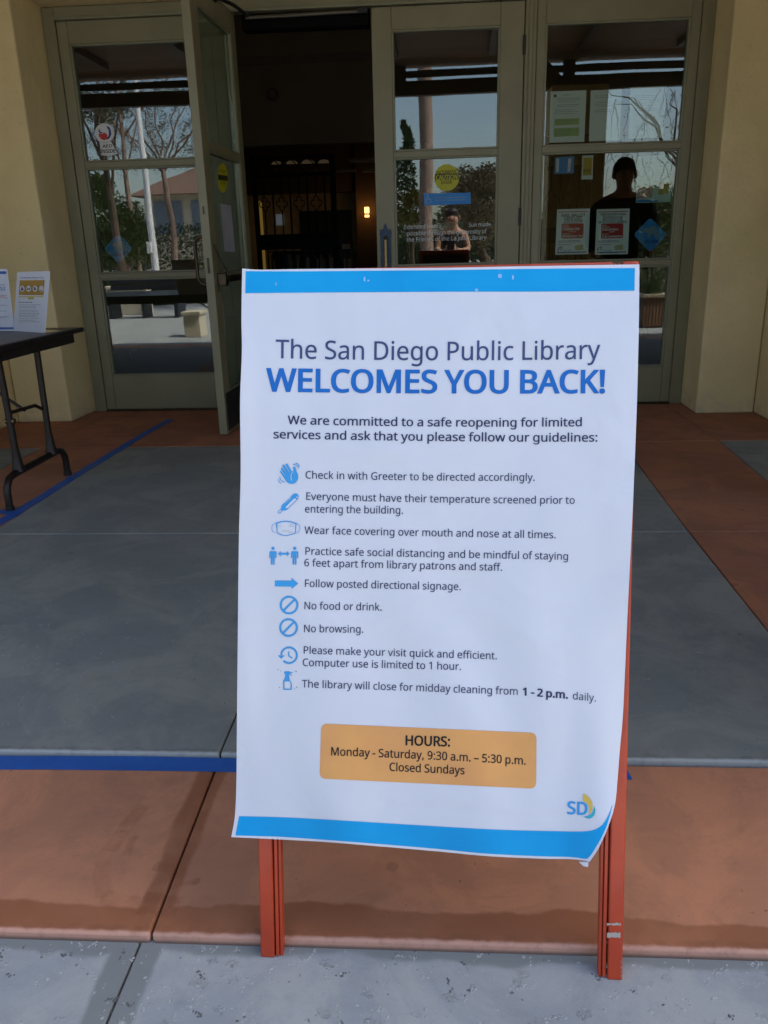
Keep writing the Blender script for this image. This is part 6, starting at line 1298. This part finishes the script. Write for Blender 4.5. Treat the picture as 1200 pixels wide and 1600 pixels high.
xa, xb = mz(165, 470, 3.6).x, mz(285, 470, 3.6).x
for k in range(4): box('seat_slat', (xa, -3.85+k*.10, .33), (xb, -3.77+k*.10, .36), NAVY, be, .004)
for k in range(3): box('back_slat', (xa, -3.93, .42+k*.11), (xb, -3.90, .50+k*.11), NAVY, be, .004)
for x in (xa+.1, (xa+xb)/2, xb-.1): box('leg', (x-.03, -3.93, GZ), (x+.03, -3.5, .328), NAVY, be, .004)
low_wall('cream plaster seat wall mirrored under the left panel rail', mz(150, 480, 4.6).x-1.5, mz(236, 480, 4.6).x, -4.6, .42, CRM)
low_wall('short cream wall block mirrored at the foot of the open door', mz(300, 520, .4).x, mz(325, 520, .4).x, -.2, mz(310, 492, .2).z, CRM)
# wooden planter with reeds, right
pq, pe = mz(1003, 511, .1), mz(1038, 511, .1); zp = mz(1020, 463, .1).z
wp = thing('wooden_planter', ((pq.x+pe.x)/2, -.3, GZ), 'square slatted wooden planter mirrored in the bottom of the right panel', 'planter')
SLAT = mat('planter_wood', (.24, .13, .075), .7, (.18, .095, .055), 9)
nsl = 7; ww = (pe.x-pq.x)
for k in range(nsl): box('slat', (pq.x+k*ww/nsl+.004, -.115, GZ+.02), (pq.x+(k+1)*ww/nsl-.004, -.09, zp), SLAT, wp, .002)
box('carcase', (pq.x, -.09-ww, GZ+.01), (pe.x, -.116, zp-.01), WOODDARK, wp); box('rim', (pq.x-.02, -.12-ww, zp-.008), (pe.x+.02, -.07, zp+.03), mat('planter_rim', (.5, .42, .3), .6), wp, .004)
b = MB(); r_ = random.Random(17)
for k in range(60):
    x, y = r_.uniform(pq.x+.03, pe.x-.03), r_.uniform(-.1-ww+.03, -.14); a = r_.uniform(0, 6.3); ln_ = r_.uniform(.25, .6)
    P_ = [Vector((x, y, zp)), Vector((x+.25*ln_*cos(a), y+.25*ln_*sin(a), zp+ln_*.6)), Vector((x+.7*ln_*cos(a), y+.7*ln_*sin(a), zp+ln_*.75))]
    b.tube(P_, [.006, .005, .001], 4, cap=False)
pls = b.build('reeds', LEAFS['mid']); tag(pls, 'arching reeds growing in the wooden planter', 'plant')
# far line of trees that closes the view
b = MB(); r_ = random.Random(40)
for k in range(46):
    x = -70+k*3.1+r_.uniform(-1, 1); leaves(b, (x, -58+r_.uniform(-4, 4), 1.5), (3, 2, r_.uniform(1.6, 3.2)), 420, .28, r_, .7)
o = b.build('distant_trees', LEAFS['dark'], smooth=False); tag(o, 'distant belt of dark trees closing the far side of the plaza', 'trees', kind='stuff')

# ------------------------------------------------------------------ the photographer, mirrored in the closed door
def skin(name, pts, edges, rad, m, parent, sub=2):
    me = bpy.data.meshes.new(name); me.from_pydata([Vector(p) for p in pts], edges, []); me.update()
    bm = bmesh.new(); bm.from_mesh(me); ly = bm.verts.layers.skin.verify()
    for v, r in zip(bm.verts, rad): v[ly].radius = (r, r) if not isinstance(r, tuple) else r
    bm.verts.ensure_lookup_table(); bm.verts[0][ly].use_root = True; bm.to_mesh(me); bm.free(); me.materials.append(m)
    o = bpy.data.objects.new(name, me); place(o, name, parent, (0, 0, 0)); s = o.modifiers.new('Skin', 'SKIN'); s.use_smooth_shade = True; q = o.modifiers.new('Sub', 'SUBSURF'); q.levels = sub; q.render_levels = sub; return o
def ball(name, c, r, m, parent, lump=0.0, nu=20, nv=12):
    b = MB(); vs = []
    for j in range(nv+1):
        for i in range(nu):
            t, f_ = pi*j/nv, 2*pi*i/nu; d = Vector((sin(t)*cos(f_), sin(t)*sin(f_), cos(t))); k = 1+lump*10*noise.noise(d*3)
            if d.y > .35 and d.z < .45: k *= .80                                   # hairline leaves the face free
            vs.append(Vector(c)+Vector((d.x*r[0], d.y*r[1], d.z*r[2]))*k)
    b.add(vs, [(j*nu+i, (j+1)*nu+i, (j+1)*nu+(i+1) % nu, j*nu+(i+1) % nu) for j in range(nv) for i in range(nu)])
    return b.build(name, m, parent, smooth=True)
SKIN_ = mat('skin', (.50, .28, .19), .55, spec=.3); TOPB = mat('black_cloth', (.012, .012, .014), .85); HAIR = mat('dark_hair', (.02, .014, .010), .6); JEAN = mat('dark_trousers', (.02, .025, .04), .85)
XP, YP = .10, -.46
ps = thing('person', (XP, YP, GZ), 'person in a black sleeveless top holding up a phone, mirrored in the closed door', 'person')
G = lambda x, y, z: (XP+x, YP+y, GZ+z)
bp = [G(0, 0, .80), G(0, .0, .95), G(0, .01, 1.10), G(0, 0, 1.22), G(0, .01, 1.30), G(0, .02, 1.37), G(0, .025, 1.45),
      G(.15, 0, 1.21), G(.20, .06, 1.02), G(.10, .24, 1.00), G(.04, .33, 1.03), G(-.15, 0, 1.21), G(-.20, .06, 1.02), G(-.13, .24, .99), G(-.09, .33, 1.02),
      G(.08, 0, .76), G(.09, .02, .42), G(.09, 0, .07), G(.09, .10, .035), G(-.08, 0, .76), G(-.09, .02, .42), G(-.09, 0, .07), G(-.09, .10, .035)]
be_ = [(0, 1), (1, 2), (2, 3), (3, 4), (4, 5), (5, 6), (3, 7), (7, 8), (8, 9), (9, 10), (3, 11), (11, 12), (12, 13), (13, 14), (0, 15), (15, 16), (16, 17), (17, 18), (0, 19), (19, 20), (20, 21), (21, 22)]
br = [(.14, .10), (.115, .085), (.13, .09), (.12, .08), .048, .085, .075, .052, .042, .032, .026, .052, .042, .032, .026, .082, .055, .036, .032, .082, .055, .036, .032]
skin('body', bp, be_, br, SKIN_, ps)
skin('black_top', [G(0, 0, .82), G(0, 0, .95), G(0, .01, 1.10), G(0, 0, 1.21), G(.11, 0, 1.22), G(-.11, 0, 1.22)], [(0, 1), (1, 2), (2, 3), (3, 4), (3, 5)], [(.155, .115), (.13, .10), (.145, .105), (.12, .088), .06, .06], TOPB, ps)
skin('trousers', [G(0, 0, .83), G(.08, 0, .74), G(.09, .02, .42), G(.09, 0, .10), G(-.08, 0, .74), G(-.09, .02, .42), G(-.09, 0, .10)], [(0, 1), (1, 2), (2, 3), (0, 4), (4, 5), (5, 6)], [(.155, .12), .095, .065, .05, .095, .065, .05], JEAN, ps)
ball('hair', G(0, -.012, 1.437), (.088, .092, .098), HAIR, ps, lump=.006)
hd = MB(); 
for sx_ in (-1, 1):
    base = Vector(G(.04 if sx_ > 0 else -.09, .33, 1.03)); 
    for k in range(4): hd.tube([base+Vector((-sx_*.0, .0, -.02+.016*k)), base+Vector((-sx_*.018, .045, -.02+.017*k)), base+Vector((-sx_*.045, .062-.003*k, -.018+.017*k))], [.009, .0085, .006], 6)
    hd.tube([base+Vector((0, -.01, .02)), base+Vector((-sx_*.01, .02, .045)), base+Vector((-sx_*.03, .03, .055))], [.010, .009, .007], 6)
hd.build('fingers', SKIN_, ps)
fc = MB(); fc.tube([G(0, .09, 1.415), G(0, .112, 1.39), G(0, .10, 1.38)], [.006, .013, .010], 8); fc.build('nose', SKIN_, ps)
for sx_ in (-1, 1): MB().disc(G(sx_*.03, .088, 1.425), (0, 1, 0), .009, .006, 10).build('eye', HAIR, ps)
for sx_ in (-1, 1): MB().tube([G(sx_*.080, .02, 1.38), G(sx_*.092, .015, 1.41), G(sx_*.080, .015, 1.44)], [.008, .012, .008], 8).build('ear', SKIN_, ps)
MB().tube([G(-.022, .096, 1.352), G(0, .102, 1.349), G(.022, .096, 1.352)], [.003, .006, .003], 6).build('mouth', mat('lips', (.38, .13, .11), .5), ps)
phn = thing('phone', (XP-.02, -.05, .98), 'black phone held out in both hands by the mirrored person', 'phone')
box('phone_body', (XP-.065, -.075, .955), (XP+.02, -.067, 1.09), BLACKM, phn, .003)

# second person: dark clothes, standing on the porch beyond the right edge of the photograph, mirrored in the right panel
q_ = at_wall(974, 300, 7.5); XP, YP = q_.x, 3.1
ps = thing('person', (XP, YP, 0), 'person in dark jacket and trousers standing on the porch, mirrored in the right panel', 'person')
KZ = 1.10
G = lambda x, y, z: (XP+x*1.05, YP+y, z*KZ)
JACK = mat('dark_jacket', (.016, .016, .02), .8)
skin('body', [G(0, 0, .82), G(0, 0, 1.2), G(0, .0, 1.30), G(0, .02, 1.38), G(0, .03, 1.46), G(.19, 0, 1.20), G(.24, .03, .98), G(.22, .10, .80), G(-.19, 0, 1.20), G(-.24, .03, .98), G(-.22, .10, .80), G(.08, 0, .76), G(.09, .02, .42), G(.09, 0, .07), G(.10, .10, .035), G(-.08, 0, .76), G(-.09, .02, .42), G(-.09, 0, .07), G(-.10, .10, .035)],
     [(0, 1), (1, 2), (2, 3), (3, 4), (1, 5), (5, 6), (6, 7), (1, 8), (8, 9), (9, 10), (0, 11), (11, 12), (12, 13), (13, 14), (0, 15), (15, 16), (16, 17), (17, 18)],
     [.11, .12, .05, .085, .075, .06, .045, .035, .06, .045, .035, .08, .055, .04, .036, .08, .055, .04, .036], SKIN_, ps)
skin('jacket', [G(0, 0, .72), G(0, 0, .95), G(0, 0, 1.12), G(0, 0, 1.24), G(.19, 0, 1.21), G(.25, .03, .97), G(.225, .095, .84), G(-.19, 0, 1.21), G(-.25, .03, .97), G(-.225, .095, .84)], [(0, 1), (1, 2), (2, 3), (3, 4), (4, 5), (5, 6), (3, 7), (7, 8), (8, 9)], [(.20, .15), (.17, .13), (.18, .13), (.12, .09), .10, .07, .05, .10, .07, .05], JACK, ps)
skin('trousers', [G(0, 0, .78), G(.09, 0, .72), G(.10, .02, .42), G(.10, 0, .09), G(-.09, 0, .72), G(-.10, .02, .42), G(-.10, 0, .09)], [(0, 1), (1, 2), (2, 3), (0, 4), (4, 5), (5, 6)], [(.16, .13), .10, .075, .06, .10, .075, .06], JEAN, ps)
ball('hair', G(0, -.018, 1.445), (.098, .105, .105), HAIR, ps, lump=.010)
for sx_ in (-1, 1):
    hb_ = Vector(G(sx_*.22, .11, .78)); f_ = MB()
    for k in range(4): f_.tube([hb_+Vector((0, -.02+.016*k, -.01)), hb_+Vector((-sx_*.008, -.02+.017*k, -.05)), hb_+Vector((-sx_*.022, -.018+.016*k, -.085))], [.010, .009, .007], 6)
    f_.tube([hb_+Vector((0, .02, .01)), hb_+Vector((-sx_*.02, .035, -.02)), hb_+Vector((-sx_*.028, .035, -.05))], [.011, .010, .008], 6); f_.build('fingers', SKIN_, ps)
    MB().disc(G(sx_*.03, .100, 1.425), (0, 1, 0), .009, .006, 10).build('eye', HAIR, ps)
    MB().tube([G(sx_*.083, .02, 1.38), G(sx_*.094, .015, 1.41), G(sx_*.083, .015, 1.44)], [.008, .012, .008], 8).build('ear', SKIN_, ps)
MB().tube([G(0, .09, 1.42), G(0, .122, 1.395), G(0, .11, 1.385)], [.006, .013, .010], 8).build('nose', SKIN_, ps)
MB().tube([G(-.022, .102, 1.358), G(0, .110, 1.355), G(.022, .102, 1.358)], [.003, .006, .003], 6).build('mouth', MATS['lips'], ps)
# flat roof over the inner rooms
structure(MB().box((-9, 5.45, 5.45), (9, 16.2, 5.59)).build('library_roof', CEIL))
for nm, a, b_ in (('side_facade', (-9, 5.45, 0), (-8.8, 16.2, 5.44)), ('side_facade', (8.8, 5.45, 0), (9, 16.2, 5.44))):
    structure(MB().box(a, b_).build(nm, PLASTER))
